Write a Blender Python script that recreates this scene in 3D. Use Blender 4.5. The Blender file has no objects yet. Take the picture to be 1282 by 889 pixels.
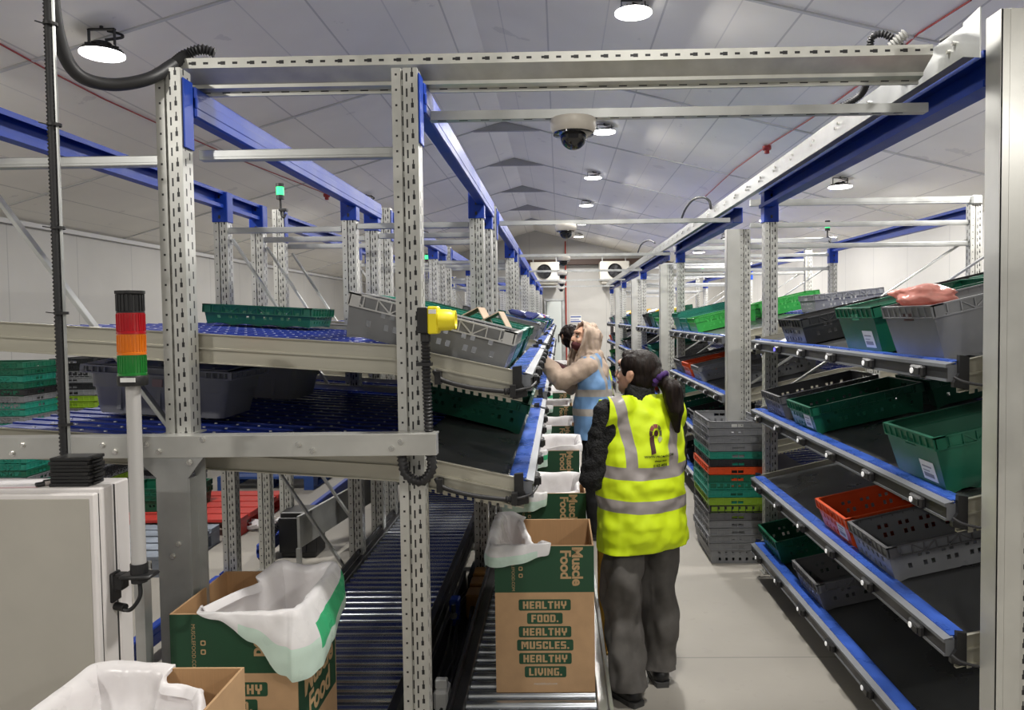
import bpy, bmesh, math, random
from mathutils import Vector, Matrix, Euler
R = math.radians
random.seed(11)
S = bpy.context.scene
COL = S.collection

# ------------------------------------------------------------------ camera, world, lamps, exposure
FPX, CX, CY, EYE = 930.0, 684.0, 433.0, 1.75
VPX, VPY, ROLL = 700.0, 397.0, 0.0125
d = Vector(((VPX-CX)/FPX, -(VPY-CY)/FPX, 1.0)).normalized()          # the aisle's direction as the camera sees it
up = Vector((-math.sin(ROLL), math.cos(ROLL), 0)); up.z = -(up.x*d.x+up.y*d.y)/d.z; up.normalize()
xv = d.cross(up)
if xv.x < 0: xv = -xv
right = Vector((xv.x, d.x, up.x)); upw = Vector((xv.y, d.y, up.y)); fwd = Vector((xv.z, d.z, up.z))
cam = bpy.data.cameras.new('camera'); camo = bpy.data.objects.new('camera', cam); COL.objects.link(camo)
cam.sensor_width = 36.0; cam.lens = FPX/1282*36; cam.clip_start = .05; cam.clip_end = 200
cam.shift_x = (641-CX)/1282; cam.shift_y = (CY-444.5)/1282
m3 = Matrix((right, upw, -fwd)).transposed()
camo.matrix_world = Matrix.Translation((0, 0, EYE)) @ m3.to_4x4()
S.camera = camo
S.view_settings.view_transform = 'Standard'; S.view_settings.look = 'None'
S.view_settings.exposure = 0.22; S.view_settings.gamma = 1.0; S.view_settings.use_curve_mapping = False
W = bpy.data.worlds.new('world'); S.world = W; W.use_nodes = True
W.node_tree.nodes['Background'].inputs[0].default_value = (1, .985, .96, 1)
W.node_tree.nodes['Background'].inputs[1].default_value = 0.16
LAMP_W = 37.0
LAMPS = [(.56, y) for y in (-.9, 2.4, 5.45, 8.9, 11.8, 14.7, 17.6, 20.4)] \
      + [(3.3, y) for y in (-.9, 5.3, 8.8, 11.8, 14.7, 17.6, 20.4)] \
      + [(-2.98, y) for y in (-.9, 4.9, 11.6, 16.5)]

# ------------------------------------------------------------------ materials
def nt(m): m.use_nodes = True; return m.node_tree
def mat(name, col, rough=.5, metal=0.0, var=.0, vscale=8.0, bump=0.0, bscale=60.0, emit=None, estr=0, trans=0, alpha=1, coat=0, stretch=None, spec=None):
    m = bpy.data.materials.new(name); t = nt(m); b = t.nodes['Principled BSDF']
    c = (*col, 1)
    b.inputs['Base Color'].default_value = c; b.inputs['Roughness'].default_value = rough; b.inputs['Metallic'].default_value = metal
    if spec is not None: b.inputs['Specular IOR Level'].default_value = spec
    if coat: b.inputs['Coat Weight'].default_value = coat
    if trans: b.inputs['Transmission Weight'].default_value = trans
    if alpha < 1: b.inputs['Alpha'].default_value = alpha
    if emit: b.inputs['Emission Color'].default_value = (*emit, 1); b.inputs['Emission Strength'].default_value = estr
    if var or bump:
        tc = t.nodes.new('ShaderNodeTexCoord'); co = tc.outputs['Object']
        if stretch:
            mp = t.nodes.new('ShaderNodeMapping'); mp.inputs['Scale'].default_value = stretch; t.links.new(co, mp.inputs[0]); co = mp.outputs[0]
    if var:
        n = t.nodes.new('ShaderNodeTexNoise'); n.inputs['Scale'].default_value = vscale; n.inputs['Detail'].default_value = 5
        t.links.new(co, n.inputs[0])
        r = t.nodes.new('ShaderNodeMapRange'); r.inputs[1].default_value = .3; r.inputs[2].default_value = .7
        r.inputs[3].default_value = 1-var; r.inputs[4].default_value = 1+var; t.links.new(n.outputs[0], r.inputs[0])
        v = t.nodes.new('ShaderNodeVectorMath'); v.operation = 'SCALE'; v.inputs[0].default_value = col
        t.links.new(r.outputs[0], v.inputs[3]); t.links.new(v.outputs[0], b.inputs['Base Color'])
        r2 = t.nodes.new('ShaderNodeMapRange'); r2.inputs[1].default_value = .3; r2.inputs[2].default_value = .7
        r2.inputs[3].default_value = max(.05, rough-.12*min(1, var*4)); r2.inputs[4].default_value = min(1, rough+.12*min(1, var*4))
        t.links.new(n.outputs[0], r2.inputs[0]); t.links.new(r2.outputs[0], b.inputs['Roughness'])
    if bump:
        n2 = t.nodes.new('ShaderNodeTexNoise'); n2.inputs['Scale'].default_value = bscale; n2.inputs['Detail'].default_value = 3
        t.links.new(co, n2.inputs[0])
        bp = t.nodes.new('ShaderNodeBump'); bp.inputs['Strength'].default_value = bump; bp.inputs['Distance'].default_value = .01
        t.links.new(n2.outputs[0], bp.inputs['Height']); t.links.new(bp.outputs[0], b.inputs['Normal'])
    return m
def M_(t, op, a, b=None):
    n = t.nodes.new('ShaderNodeMath'); n.operation = op
    for i, x in enumerate((a, b)):
        if x is None: continue
        if isinstance(x, (int, float)): n.inputs[i].default_value = x
        else: t.links.new(x, n.inputs[i])
    return n.outputs[0]
def band(t, x, c, hw): return M_(t, 'LESS_THAN', M_(t, 'ABSOLUTE', M_(t, 'SUBTRACT', x, c)), hw)
def mixcol(t, fac, a, b):
    n = t.nodes.new('ShaderNodeMix'); n.data_type = 'RGBA'
    t.links.new(fac, n.inputs[0])
    for i, x in ((6, a), (7, b)):
        if isinstance(x, tuple): n.inputs[i].default_value = (*x, 1)
        else: t.links.new(x, n.inputs[i])
    return n.outputs[2]
def perforated(name, col, rough, metal, cols, hole=(.012, .012, .014)):
    """sheet steel with punched columns of holes: cols = (u centre, half width, pitch, filled share, phase) in metres"""
    m = mat(name, col, rough, metal, var=.10, vscale=14)
    t = m.node_tree; b = t.nodes['Principled BSDF']
    uv = t.nodes.new('ShaderNodeUVMap'); sp = t.nodes.new('ShaderNodeSeparateXYZ'); t.links.new(uv.outputs[0], sp.inputs[0])
    tot = None
    for (u0, hw, pitch, duty, ph) in cols:
        a = band(t, sp.outputs[0], u0, hw)
        f = M_(t, 'LESS_THAN', M_(t, 'FRACT', M_(t, 'ADD', M_(t, 'DIVIDE', sp.outputs[1], pitch), ph)), duty)
        a = M_(t, 'MULTIPLY', a, f); tot = a if tot is None else M_(t, 'MAXIMUM', tot, a)
    old = b.inputs['Base Color'].links[0].from_socket
    t.links.new(mixcol(t, tot, old, hole), b.inputs['Base Color'])
    t.links.new(M_(t, 'MULTIPLY', M_(t, 'SUBTRACT', 1.0, tot), metal), b.inputs['Metallic'])
    return m
GAL = mat('galvanised steel', (.48, .49, .48), .36, .7, var=.12, vscale=9)
GALB = mat('bright galvanised steel', (.56, .56, .53), .36, .5, var=.10, vscale=5)
GALW = mat('galvanised side plate', (.53, .51, .43), .34, .6, var=.08, vscale=3, stretch=(.3, 1, 6))
UPR = perforated('punched upright steel', (.55, .55, .52), .40, .55,
    [(.015, .0035, .05, .14, 0), (.046, .003, .05, .6, .2), (.074, .0028, .05, .55, .4), (.092, .0045, .05, .32, .1), (.092, .002, .05, .6, .1),
     (.130, .004, .05, .5, 0), (.158, .004, .05, .5, .5), (.205, .004, .05, .3, 0), (.240, .004, .05, .3, .5), (.285, .004, .05, .5, 0), (.315, .004, .05, .5, .5)])
BLUE = mat('blue rack paint', (.009, .045, .33), .42, 0, var=.12, vscale=5, spec=.3)
BLUED = mat('blue roller bed plastic', (.006, .03, .27), .38, 0, var=.2, vscale=6)
STRIP = mat('blue shelf edge strip', (.05, .13, .55), .3, .25, var=.2, vscale=7)
TRAY = mat('dark steel tray', (.085, .088, .09), .32, .35, var=.25, vscale=3)
BLACK = mat('black plastic', (.014, .014, .015), .45)
RUBBER = mat('black corrugated conduit', (.018, .018, .02), .5)
WHITE = mat('white plastic', (.78, .78, .76), .4)
LENS = mat('white button lens', (.85, .85, .85), .3, emit=(1, 1, 1), estr=.25)
LENSB = mat('lit blue button lens', (.1, .1, .9), .3, emit=(.12, .1, 1), estr=2.2)
RAILM = mat('rail aluminium', (.19, .20, .22), .55, .5, var=.1, vscale=9)
CHROME = mat('zinc bolt', (.75, .74, .70), .25, .9)
ROLLER = mat('roller steel', (.50, .53, .57), .22, .92, var=.1, vscale=6)
RAILD = mat('dark conveyor rail', (.035, .035, .038), .4, .4, var=.2)
KRAFT = mat('kraft cardboard', (.46, .29, .155), .8, 0, var=.06, vscale=20, bump=.08, bscale=30)
KRAFTIN = mat('inner kraft cardboard', (.42, .245, .115), .85, 0, var=.06, vscale=12, stretch=(30, 30, 1))
BOXG = mat('dark green print', (.012, .062, .028), .6, 0, var=.08, vscale=6)
INK = mat('kraft coloured lettering', (.46, .30, .155), .8)
CARD = {'pale grey': mat('pale grey crate plastic', (.42, .42, .42), .5, 0, var=.08, vscale=9), 'grey': mat('grey crate plastic', (.175, .18, .19), .5, 0, var=.10, vscale=9),
        'dark grey': mat('dark grey crate plastic', (.10, .10, .105), .55, 0, var=.12, vscale=9),
        'black': mat('black crate plastic', (.018, .018, .02), .45, 0, var=.15, vscale=9),
        'green': mat('dark green crate plastic', (.007, .105, .058), .42, 0, var=.12, vscale=9),
        'teal': mat('teal crate plastic', (.015, .21, .15), .42, 0, var=.10, vscale=9),
        'bright green': mat('bright green crate plastic', (.03, .30, .05), .4, 0, var=.10, vscale=9),
        'lime': mat('lime crate plastic', (.20, .33, .02), .45, 0, var=.10, vscale=9),
        'orange': mat('orange crate plastic', (.58, .065, .010), .42, 0, var=.10, vscale=9),
        'red': mat('red crate plastic', (.55, .03, .015), .42, 0, var=.10, vscale=9),
        'blue': mat('blue crate plastic', (.015, .06, .30), .42, 0, var=.10, vscale=9)}
PAPER = mat('white paper label', (.74, .75, .74), .6, 0, var=.05, vscale=40)

# ------------------------------------------------------------------ mesh builder
class MB:
    def __init__(s): s.v = []; s.f = []; s.m = []; s.uv = {}
    def add(s, vs, fs, m=0, uvs=None):
        o = len(s.v); s.v += [tuple(x) for x in vs]
        for i, f in enumerate(fs):
            if uvs: s.uv[len(s.f)] = uvs[i]
            s.f.append(tuple(o+k for k in f)); s.m.append(m)
    def box(s, x0, x1, y0, y1, z0, z1, m=0, b=0, X=None):
        c = Vector(((x0+x1)/2, (y0+y1)/2, (z0+z1)/2)); h = (abs(x1-x0)/2, abs(y1-y0)/2, abs(z1-z0)/2)
        X = X or Matrix.Identity(4)
        if not b:
            vs = [X @ (c+Vector((sx*h[0], sy*h[1], sz*h[2]))) for sx in (-1, 1) for sy in (-1, 1) for sz in (-1, 1)]
            s.add(vs, [(0, 1, 3, 2), (4, 6, 7, 5), (0, 4, 5, 1), (2, 3, 7, 6), (0, 2, 6, 4), (1, 5, 7, 3)], m); return
        b = min(b, min(h)*.9); idx = {}; vs = []
        for a in range(3):
            for sx in (-1, 1):
                for sy in (-1, 1):
                    for sz in (-1, 1):
                        sg = (sx, sy, sz); p = [sg[k]*(h[k]-(0 if k == a else b)) for k in range(3)]
                        idx[(a, sg)] = len(vs); vs.append(X @ (c+Vector(p)))
        fs = []
        for a in range(3):
            o1, o2 = [k for k in range(3) if k != a]
            for sg in (-1, 1):
                q = []
                for (p1, p2) in ((-1, -1), (1, -1), (1, 1), (-1, 1)):
                    t = [0, 0, 0]; t[a] = sg; t[o1] = p1; t[o2] = p2; q.append(idx[(a, tuple(t))])
                fs.append(tuple(q))
        for a in range(3):
            o1, o2 = [k for k in range(3) if k != a]
            for p1 in (-1, 1):
                for p2 in (-1, 1):
                    t0 = [0]*3; t1 = [0]*3; t0[a] = -1; t1[a] = 1; t0[o1] = t1[o1] = p1; t0[o2] = t1[o2] = p2
                    fs.append((idx[(o1, tuple(t0))], idx[(o1, tuple(t1))], idx[(o2, tuple(t1))], idx[(o2, tuple(t0))]))
        for sx in (-1, 1):
            for sy in (-1, 1):
                for sz in (-1, 1): fs.append(tuple(idx[(a, (sx, sy, sz))] for a in range(3)))
        s.add(vs, fs, m)
    def bar(s, p0, p1, w, h, m=0, b=0, upv=(0, 0, 1)):
        p0 = Vector(p0); p1 = Vector(p1); dv = p1-p0; L = dv.length; y = dv/L
        u = Vector(upv)
        if abs(u.dot(y)) > .98: u = Vector((1, 0, 0))
        x = y.cross(u).normalized(); z = x.cross(y)
        X = Matrix((x, y, z)).transposed().to_4x4(); X.translation = (p0+p1)/2
        s.box(-w/2, w/2, -L/2, L/2, -h/2, h/2, m, b, X)
    def tube(s, pts, r, n=8, m=0, caps=True):
        P = [Vector(p) for p in pts]; rr = r if isinstance(r, (list, tuple)) else [r]*len(P)
        vs = []; nrm = None
        for i, p in enumerate(P):
            t = (P[min(i+1, len(P)-1)]-P[max(i-1, 0)]).normalized()
            if nrm is None:
                a = Vector((0, 0, 1)) if abs(t.z) < .9 else Vector((1, 0, 0)); nrm = t.cross(a).normalized()
            else: nrm = (nrm-t*nrm.dot(t)).normalized()
            bi = t.cross(nrm)
            for k in range(n):
                a = 2*math.pi*k/n; vs.append(p+(nrm*math.cos(a)+bi*math.sin(a))*rr[i])
        fs = [(i*n+k, i*n+(k+1) % n, (i+1)*n+(k+1) % n, (i+1)*n+k) for i in range(len(P)-1) for k in range(n)]
        if caps: fs += [tuple(range(n-1, -1, -1)), tuple((len(P)-1)*n+k for k in range(n))]
        s.add(vs, fs, m)
    def hose(s, pts, r, pitch=.012, n=8, m=0, amp=.16):
        P = resample(spline(pts), pitch/2); s.tube(P, [r*(1+(amp if i % 2 else -amp)) for i in range(len(P))], n, m)
    def lathe(s, prof, n=20, X=None, m=0, mats=None):
        X = X or Matrix.Identity(4); k = len(prof)
        vs = [X @ Vector((r*math.cos(2*math.pi*i/n), r*math.sin(2*math.pi*i/n), z)) for i in range(n) for (r, z) in prof]
        o = len(s.v); s.v += [tuple(v) for v in vs]
        for i in range(n):
            for j in range(k-1):
                s.f.append((o+i*k+j, o+((i+1) % n)*k+j, o+((i+1) % n)*k+j+1, o+i*k+j+1)); s.m.append(mats[j] if mats else m)
    def prism(s, poly, X, L, m=0):
        """closed 2-D outline in X's local xy, pushed along local z"""
        n = len(poly); vs = [X @ Vector((p[0], p[1], 0)) for p in poly]+[X @ Vector((p[0], p[1], L)) for p in poly]
        s.add(vs, [tuple(range(n-1, -1, -1)), tuple(range(n, 2*n))]+[(i, (i+1) % n, n+(i+1) % n, n+i) for i in range(n)], m)
    def profile(s, poly, X, L, m=0):
        """like prism, with UVs in metres (u around the outline, v along)"""
        n = len(poly); u = [0]
        for i in range(n): u.append(u[-1]+(Vector(poly[(i+1) % n])-Vector(poly[i])).length)
        vs = [X @ Vector((p[0], p[1], 0)) for p in poly]+[X @ Vector((p[0], p[1], L)) for p in poly]
        fs = [(i, (i+1) % n, n+(i+1) % n, n+i) for i in range(n)]
        uv = [((u[i], 0), (u[i+1], 0), (u[i+1], L), (u[i], L)) for i in range(n)]
        s.add(vs, fs, m, uv); s.add(vs, [tuple(range(n-1, -1, -1)), tuple(range(n, 2*n))], m, [[(9, 9)]*n]*2)
    def mesh(s, name, mats, smooth=None, solid=0):
        me = bpy.data.meshes.new(name); me.from_pydata(s.v, [], s.f)
        for q in (mats if isinstance(mats, (list, tuple)) else [mats]): me.materials.append(q)
        me.polygons.foreach_set('material_index', s.m)
        if s.uv:
            l = me.uv_layers.new(name='UVMap')
            for pi, us in s.uv.items():
                for li, q in zip(me.polygons[pi].loop_indices, us): l.data[li].uv = q
        bm = bmesh.new(); bm.from_mesh(me)
        if solid:
            bmesh.ops.remove_doubles(bm, verts=bm.verts, dist=1e-5)
            bmesh.ops.recalc_face_normals(bm, faces=bm.faces); bmesh.ops.solidify(bm, geom=bm.faces, thickness=solid)
        bmesh.ops.recalc_face_normals(bm, faces=bm.faces); bm.to_mesh(me); bm.free()
        if smooth is not None:
            me.shade_smooth(); me.set_sharp_from_angle(angle=R(smooth))
        me.update(); return me
    def build(s, name, mats, parent=None, smooth=None, loc=None, solid=0, rot=None):
        o = bpy.data.objects.new(name, s.mesh(name, mats, smooth, solid)); COL.objects.link(o)
        if parent: o.parent = parent
        if loc: o.location = loc
        if rot: o.rotation_euler = rot
        return o
def spline(pts, k=10):
    P = [Vector(p) for p in pts]; out = []
    for i in range(len(P)-1):
        a, b, c, e = P[max(i-1, 0)], P[i], P[i+1], P[min(i+2, len(P)-1)]
        for j in range(k):
            t = j/k; out.append(.5*((2*b)+(c-a)*t+(2*a-5*b+4*c-e)*t*t+(3*b-a-3*c+e)*t**3))
    return out+[P[-1]]
def resample(P, step):
    out = [P[0].copy()]; acc = 0
    for a, b in zip(P, P[1:]):
        L = (b-a).length
        if L < 1e-9: continue
        t = step-acc
        while t <= L: out.append(a.lerp(b, t/L)); t += step
        acc = L-(t-step)
    return out if len(out) > 1 else [P[0], P[-1]]
def at(px, py, Y=None, X=None, Z=None):
    """the point of the place seen at pixel (px, py) at a measured distance"""
    c = Vector(((px-CX)/FPX, -(py-CY)/FPX, 1)); w = right*c.x+upw*c.y+fwd*c.z
    t = Y/w.y if Y is not None else (X/w.x if X is not None else (Z-EYE)/w.z)
    return w*t+Vector((0, 0, EYE))
def on_ceiling(px, py, gap=.012):
    c = Vector(((px-CX)/FPX, -(py-CY)/FPX, 1)); w = right*c.x+upw*c.y+fwd*c.z
    t = 1.0
    while EYE+w.z*t < ceil_z(w.x*t)-gap and t < 30: t += .01
    return w*t+Vector((0, 0, EYE))
def tag(o, label=None, cat=None, group=None, kind=None):
    if label: o['label'] = label
    if cat: o['category'] = cat
    if group: o['group'] = group
    if kind: o['kind'] = kind
    return o
def empty(name, loc=(0, 0, 0), rot=None, **k):
    o = bpy.data.objects.new(name, None); COL.objects.link(o); o.location = loc; o.empty_display_size = .1
    if rot: o.rotation_euler = rot
    return tag(o, **k)
def copy_tree(o, parent=None):
    c = o.copy(); COL.objects.link(c); c.parent = parent
    for ch in o.children: copy_tree(ch, c)
    return c
def recolour(o, m, slot=0):
    o.material_slots[slot].link = 'OBJECT'; o.material_slots[slot].material = m
def T(x=0, y=0, z=0): return Matrix.Translation((x, y, z))
def lettering(name, text, size, m, X, parent, bold=.0, align='CENTER', space=1.0, linesp=1.0, subdiv=0):
    cu = bpy.data.curves.new(name, 'FONT'); cu.body = text; cu.size = size; cu.align_x = align; cu.align_y = 'CENTER'
    cu.offset = bold*size; cu.space_character = space; cu.space_line = linesp; cu.resolution_u = 3
    o = bpy.data.objects.new(name, cu); COL.objects.link(o)
    dg = bpy.context.evaluated_depsgraph_get(); me = bpy.data.meshes.new_from_object(o.evaluated_get(dg))
    bpy.data.objects.remove(o); bpy.data.curves.remove(cu)
    if X is not None: me.transform(X)
    me.materials.clear(); me.materials.append(m); me.name = name
    o = bpy.data.objects.new(name, me); COL.objects.link(o); o.parent = parent
    return o
GLYPH = {'H': [(0, 0, .24, 1), (.44, 0, .68, 1), (.2, .4, .5, .6)], 'E': [(0, 0, .24, 1), (.2, 0, .6, .2), (.2, .4, .54, .6), (.2, .8, .6, 1)], 'A': [(0, 0, .24, .94), (.44, 0, .68, .94), (.06, .8, .62, 1), (.2, .3, .5, .48)],
    'L': [(0, 0, .24, 1), (.2, 0, .58, .21)], 'T': [(0, .79, .68, 1), (.22, 0, .46, .85)], 'Y': [(0, .46, .23, 1), (.45, .46, .68, 1), (.06, .36, .62, .56), (.22, 0, .46, .4)], 'F': [(0, 0, .24, 1), (.2, .39, .54, .6), (.2, .79, .6, 1)],
    'O': [(0, .06, .24, .94), (.44, .06, .68, .94), (.06, 0, .62, .2), (.06, .8, .62, 1)], 'D': [(0, 0, .24, 1), (.44, .1, .68, .9), (.2, 0, .58, .2), (.2, .8, .58, 1)], 'M': [(0, 0, .22, 1), (.66, 0, .88, 1), (.33, .25, .55, .7), (.15, .6, .40, .95), (.48, .6, .73, .95)],
    'U': [(0, .06, .24, 1), (.44, .06, .68, 1), (.06, 0, .62, .21)], 'S': [(.05, .8, .64, 1), (0, .46, .22, .95), (.05, .4, .63, .6), (.44, .05, .66, .54), (0, 0, .61, .2)], 'C': [(0, .06, .24, .94), (.06, 0, .64, .2), (.06, .8, .64, 1), (.42, .14, .64, .36), (.42, .64, .64, .86)],
    'I': [(0, 0, .24, 1)], 'V': [(0, .3, .23, 1), (.45, .3, .68, 1), (.1, .14, .58, .4), (.22, 0, .46, .25)], 'N': [(0, 0, .22, 1), (.48, 0, .70, 1), (.15, .52, .38, .86), (.32, .2, .55, .56)],
    'G': [(0, .06, .24, .94), (.06, 0, .62, .2), (.06, .8, .64, 1), (.44, .05, .66, .52), (.34, .38, .6, .54)], '.': [(0, 0, .22, .22)]}
def block_letters(name, text, width, m, X, parent):
    """chunky square capitals, each stroke a thin raised bar; scaled to the given width, same height for all"""
    b = MB(); x = 0; rects = []; h = .030
    for ch in text:
        g = GLYPH[ch]; rects += [(x+a, c, x+e, f_) for a, c, e, f_ in g]; x += max(r_[2] for r_ in g)+.14
    x -= .14; k = width/x
    for i, (a, c, e, f_) in enumerate(rects): b.box((a-x/2)*k, (e-x/2)*k, (c-.5)*h, (f_-.5)*h, 0, .0004+.00002*(i % 5), 0, 0, X)
    return b.build(name, m, parent)
ORD = ['first', 'second', 'third', 'fourth', 'fifth', 'sixth', 'seventh', 'eighth', 'ninth', 'tenth', 'eleventh', 'twelfth', 'thirteenth', 'fourteenth',
       'fifteenth', 'sixteenth', 'seventeenth', 'eighteenth', 'nineteenth', 'twentieth', 'twenty-first', 'twenty-second', 'twenty-third', 'twenty-fourth',
       'twenty-fifth', 'twenty-sixth', 'twenty-seventh', 'twenty-eighth']

# ------------------------------------------------------------------ the hall
RX, RZ, SL, SLL = -.70, 4.35, .25, .285   # ridge position, ridge height, roof slopes
XL, XR, YN, YF = -5.86, 5.0, -3.0, 22.4
def ceil_z(x): return RZ-(SL if x > RX else SLL)*abs(x-RX)
CONC = mat('concrete floor', (.31, .29, .255), .62, 0, var=.10, vscale=1.3, bump=.05, bscale=25)
t = CONC.node_tree; b_ = t.nodes['Principled BSDF']; tc = t.nodes.new('ShaderNodeTexCoord')
sp = t.nodes.new('ShaderNodeSeparateXYZ'); t.links.new(tc.outputs['Object'], sp.inputs[0])
wn = t.nodes.new('ShaderNodeTexNoise'); wn.inputs['Scale'].default_value = 14; wn.inputs['Detail'].default_value = 8; t.links.new(tc.outputs['Object'], wn.inputs[0])
st = M_(t, 'MULTIPLY', M_(t, 'GREATER_THAN', wn.outputs[0], .635), .5)
jn = band(t, M_(t, 'FRACT', M_(t, 'DIVIDE', M_(t, 'ADD', sp.outputs[1], -3.74+3), 3.0)), .003, .0018)
old = b_.inputs['Base Color'].links[0].from_socket
c1 = mixcol(t, st, old, (.29, .27, .24)); t.links.new(mixcol(t, jn, c1, (.2, .19, .17)), b_.inputs['Base Color'])
CEIL = mat('painted ceiling sheet', (.90, .875, .81), .55, 0, var=.06, vscale=.9)
t = CEIL.node_tree; b_ = t.nodes['Principled BSDF']; tc = t.nodes.new('ShaderNodeTexCoord')
sp = t.nodes.new('ShaderNodeSeparateXYZ'); t.links.new(tc.outputs['Object'], sp.inputs[0])
sx = band(t, M_(t, 'FRACT', M_(t, 'DIVIDE', M_(t, 'ADD', sp.outputs[0], 20.72), .86)), .012, .0085)
fx = band(t, M_(t, 'FRACT', M_(t, 'DIVIDE', M_(t, 'ADD', sp.outputs[0], 20.5), .86)), .3, .006)
old = b_.inputs['Base Color'].links[0].from_socket
sc = t.nodes.new('ShaderNodeTexNoise'); sc.inputs['Scale'].default_value = 3.2; sc.inputs['Detail'].default_value = 9; t.links.new(tc.outputs['Object'], sc.inputs[0])
sm = M_(t, 'MULTIPLY', M_(t, 'GREATER_THAN', sc.outputs[0], .68), .25)
c0 = mixcol(t, sm, old, (.42, .41, .40))
c1 = mixcol(t, M_(t, 'MULTIPLY', fx, .35), c0, (.45, .45, .46)); t.links.new(mixcol(t, M_(t, 'MULTIPLY', sx, .38), c1, (.16, .16, .17)), b_.inputs['Base Color'])
WALL = mat('white wall sheet', (.50, .49, .465), .5, 0, var=.05, vscale=1.5)
t = WALL.node_tree; b_ = t.nodes['Principled BSDF']; tc = t.nodes.new('ShaderNodeTexCoord')
sp = t.nodes.new('ShaderNodeSeparateXYZ'); t.links.new(tc.outputs['Object'], sp.inputs[0])
sy = band(t, M_(t, 'FRACT', M_(t, 'DIVIDE', M_(t, 'ADD', M_(t, 'ADD', sp.outputs[1], sp.outputs[0]), 40), 1.15)), .5, .006)
old = b_.inputs['Base Color'].links[0].from_socket; t.links.new(mixcol(t, M_(t, 'MULTIPLY', sy, .6), old, (.3, .3, .3)), b_.inputs['Base Color'])
JOINT = mat('ceiling joint strip', (.58, .58, .57), .5); GUS = mat('ridge plate', (.36, .36, .37), .6, var=.05)
BROWN = mat('brown steel beam', (.07, .04, .03), .6)
def struct(b, name, m, smooth=None): return tag(b.build(name, m, None, smooth), kind='structure')
b = MB(); b.box(XL-.2, XR+.2, YN, YF+.2, -.1, 0); struct(b, 'floor', CONC)
b = MB()
Xc = Matrix(((1, 0, 0, 0), (0, 0, 1, YN), (0, 1, 0, 0), (0, 0, 0, 1)))
b.prism([(XL-.2, ceil_z(XL-.2)), (RX, RZ), (XR+.2, ceil_z(XR+.2)), (XR+.2, ceil_z(XR+.2)+.1), (RX, RZ+.1), (XL-.2, ceil_z(XL-.2)+.1)], Xc, YF+.2-YN)
struct(b, 'ceiling', CEIL)
b = MB(); b.box(XL-.15, XL, YN, YF, 0, ceil_z(XL)-.002); struct(b, 'wall_left', WALL)
b = MB(); b.box(XR, XR+.15, YN, YF, 0, ceil_z(XR)-.002); struct(b, 'wall_right', WALL)
b = MB(); b.prism([(XL, 0), (XR, 0), (XR, ceil_z(XR)), (RX, RZ), (XL, ceil_z(XL))], Xc @ T(0, 0, YF-YN), .15); struct(b, 'wall_back', WALL)
for i, y in enumerate((2.6, 5.05, 7.5, 9.95, 12.2, 14.75, 17.25, 19.6)):
    b = MB()
    for sgn, xe in ((-1, XL), (1, XR)):
        b.bar((RX, y, RZ-.006), (xe, y, ceil_z(xe)-.006), .03, .012)
    struct(b, 'trim_%d' % (i+1), JOINT)
    b = MB(); b.prism([(RX-.44, RZ-.128), (RX+.50, RZ-.128), (RX, RZ-.003)], Xc @ T(0, 0, y-YN-.03), .06); struct(b, 'trim_%d' % (i+11), GUS)
b = MB(); b.box(XL+.01, XR-.01, YF-.28, YF-.06, 3.30, 3.46, 0, .01); struct(b, 'trim_21', BROWN)
b = MB(); b.bar((XL+.03, YN, ceil_z(XL)-.04), (XL+.03, YF, ceil_z(XL)-.04), .06, .05); struct(b, 'trim_22', mat('eaves trim', (.6, .6, .6), .5))

# ------------------------------------------------------------------ lamps
LED = mat('lit lamp lens', (1, 1, 1), .4, emit=(1, .98, .95), estr=9)
def make_lamp():
    r = empty('high_bay_light')
    b = MB(); b.lathe([(0, .0), (.126, 0), (.134, .003), (.134, .010)], 28); b.build('lens', LED, r, 40)
    b = MB(); b.lathe([(.130, .006), (.134, .012), (.128, .020), (.08, .026), (.055, .05), (0, .055)], 28)
    for k in range(12):
        a = k*math.pi/6; b.bar((.05*math.cos(a), .05*math.sin(a), .035), (.11*math.cos(a), .11*math.sin(a), .026), .006, .016)
    b.build('housing', BLACK, r, 30)
    b = MB()
    for sg in (-1, 1): b.bar((sg*.085, 0, .04), (sg*.085, 0, .10), .025, .005, 0, 0, (1, 0, 0))
    b.bar((-.09, 0, .10), (.09, 0, .10), .025, .005); b.tube([(0, 0, .10), (0, 0, .112)], .012)
    b.build('bracket', BLACK, r)
    b = MB(); b.tube(spline([(.02, 0, .06), (.11, .05, .08), (.07, .08, .10), (0, .06, .108)]), .006, 6); b.build('power_cable', BLACK, r, 60)
    return r
LP = make_lamp()
ROWL = {.56: 'along the middle of the ceiling', 3.3: 'over the four-shelf racks', -2.98: 'over the wall side of the conveyor racks'}
seen = {}
for i, (x, y) in enumerate(LAMPS):
    dz = {.56: .11, 3.3: .13, -2.98: .20}[x]; z = ceil_z(x)-dz
    o = LP if i == 0 else copy_tree(LP)
    o.location = (x, y, z); o.scale = (1, 1, dz/.115)
    seen[x] = seen.get(x, 0)+1
    tag(o, 'round lamp %s, %s from the camera end' % (ROWL[x], ORD[seen[x]-1]), 'lamp', 'high-bay lamps under the ceiling')
    l = bpy.data.lights.new('lamp_glow', 'AREA'); l.shape = 'DISK'; l.size = .24; l.energy = LAMP_W; l.color = (1, .965, .91)
    lo = bpy.data.objects.new('lamp_glow', l); COL.objects.link(lo); lo.parent = o; lo.location = (0, 0, -.012)

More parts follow.
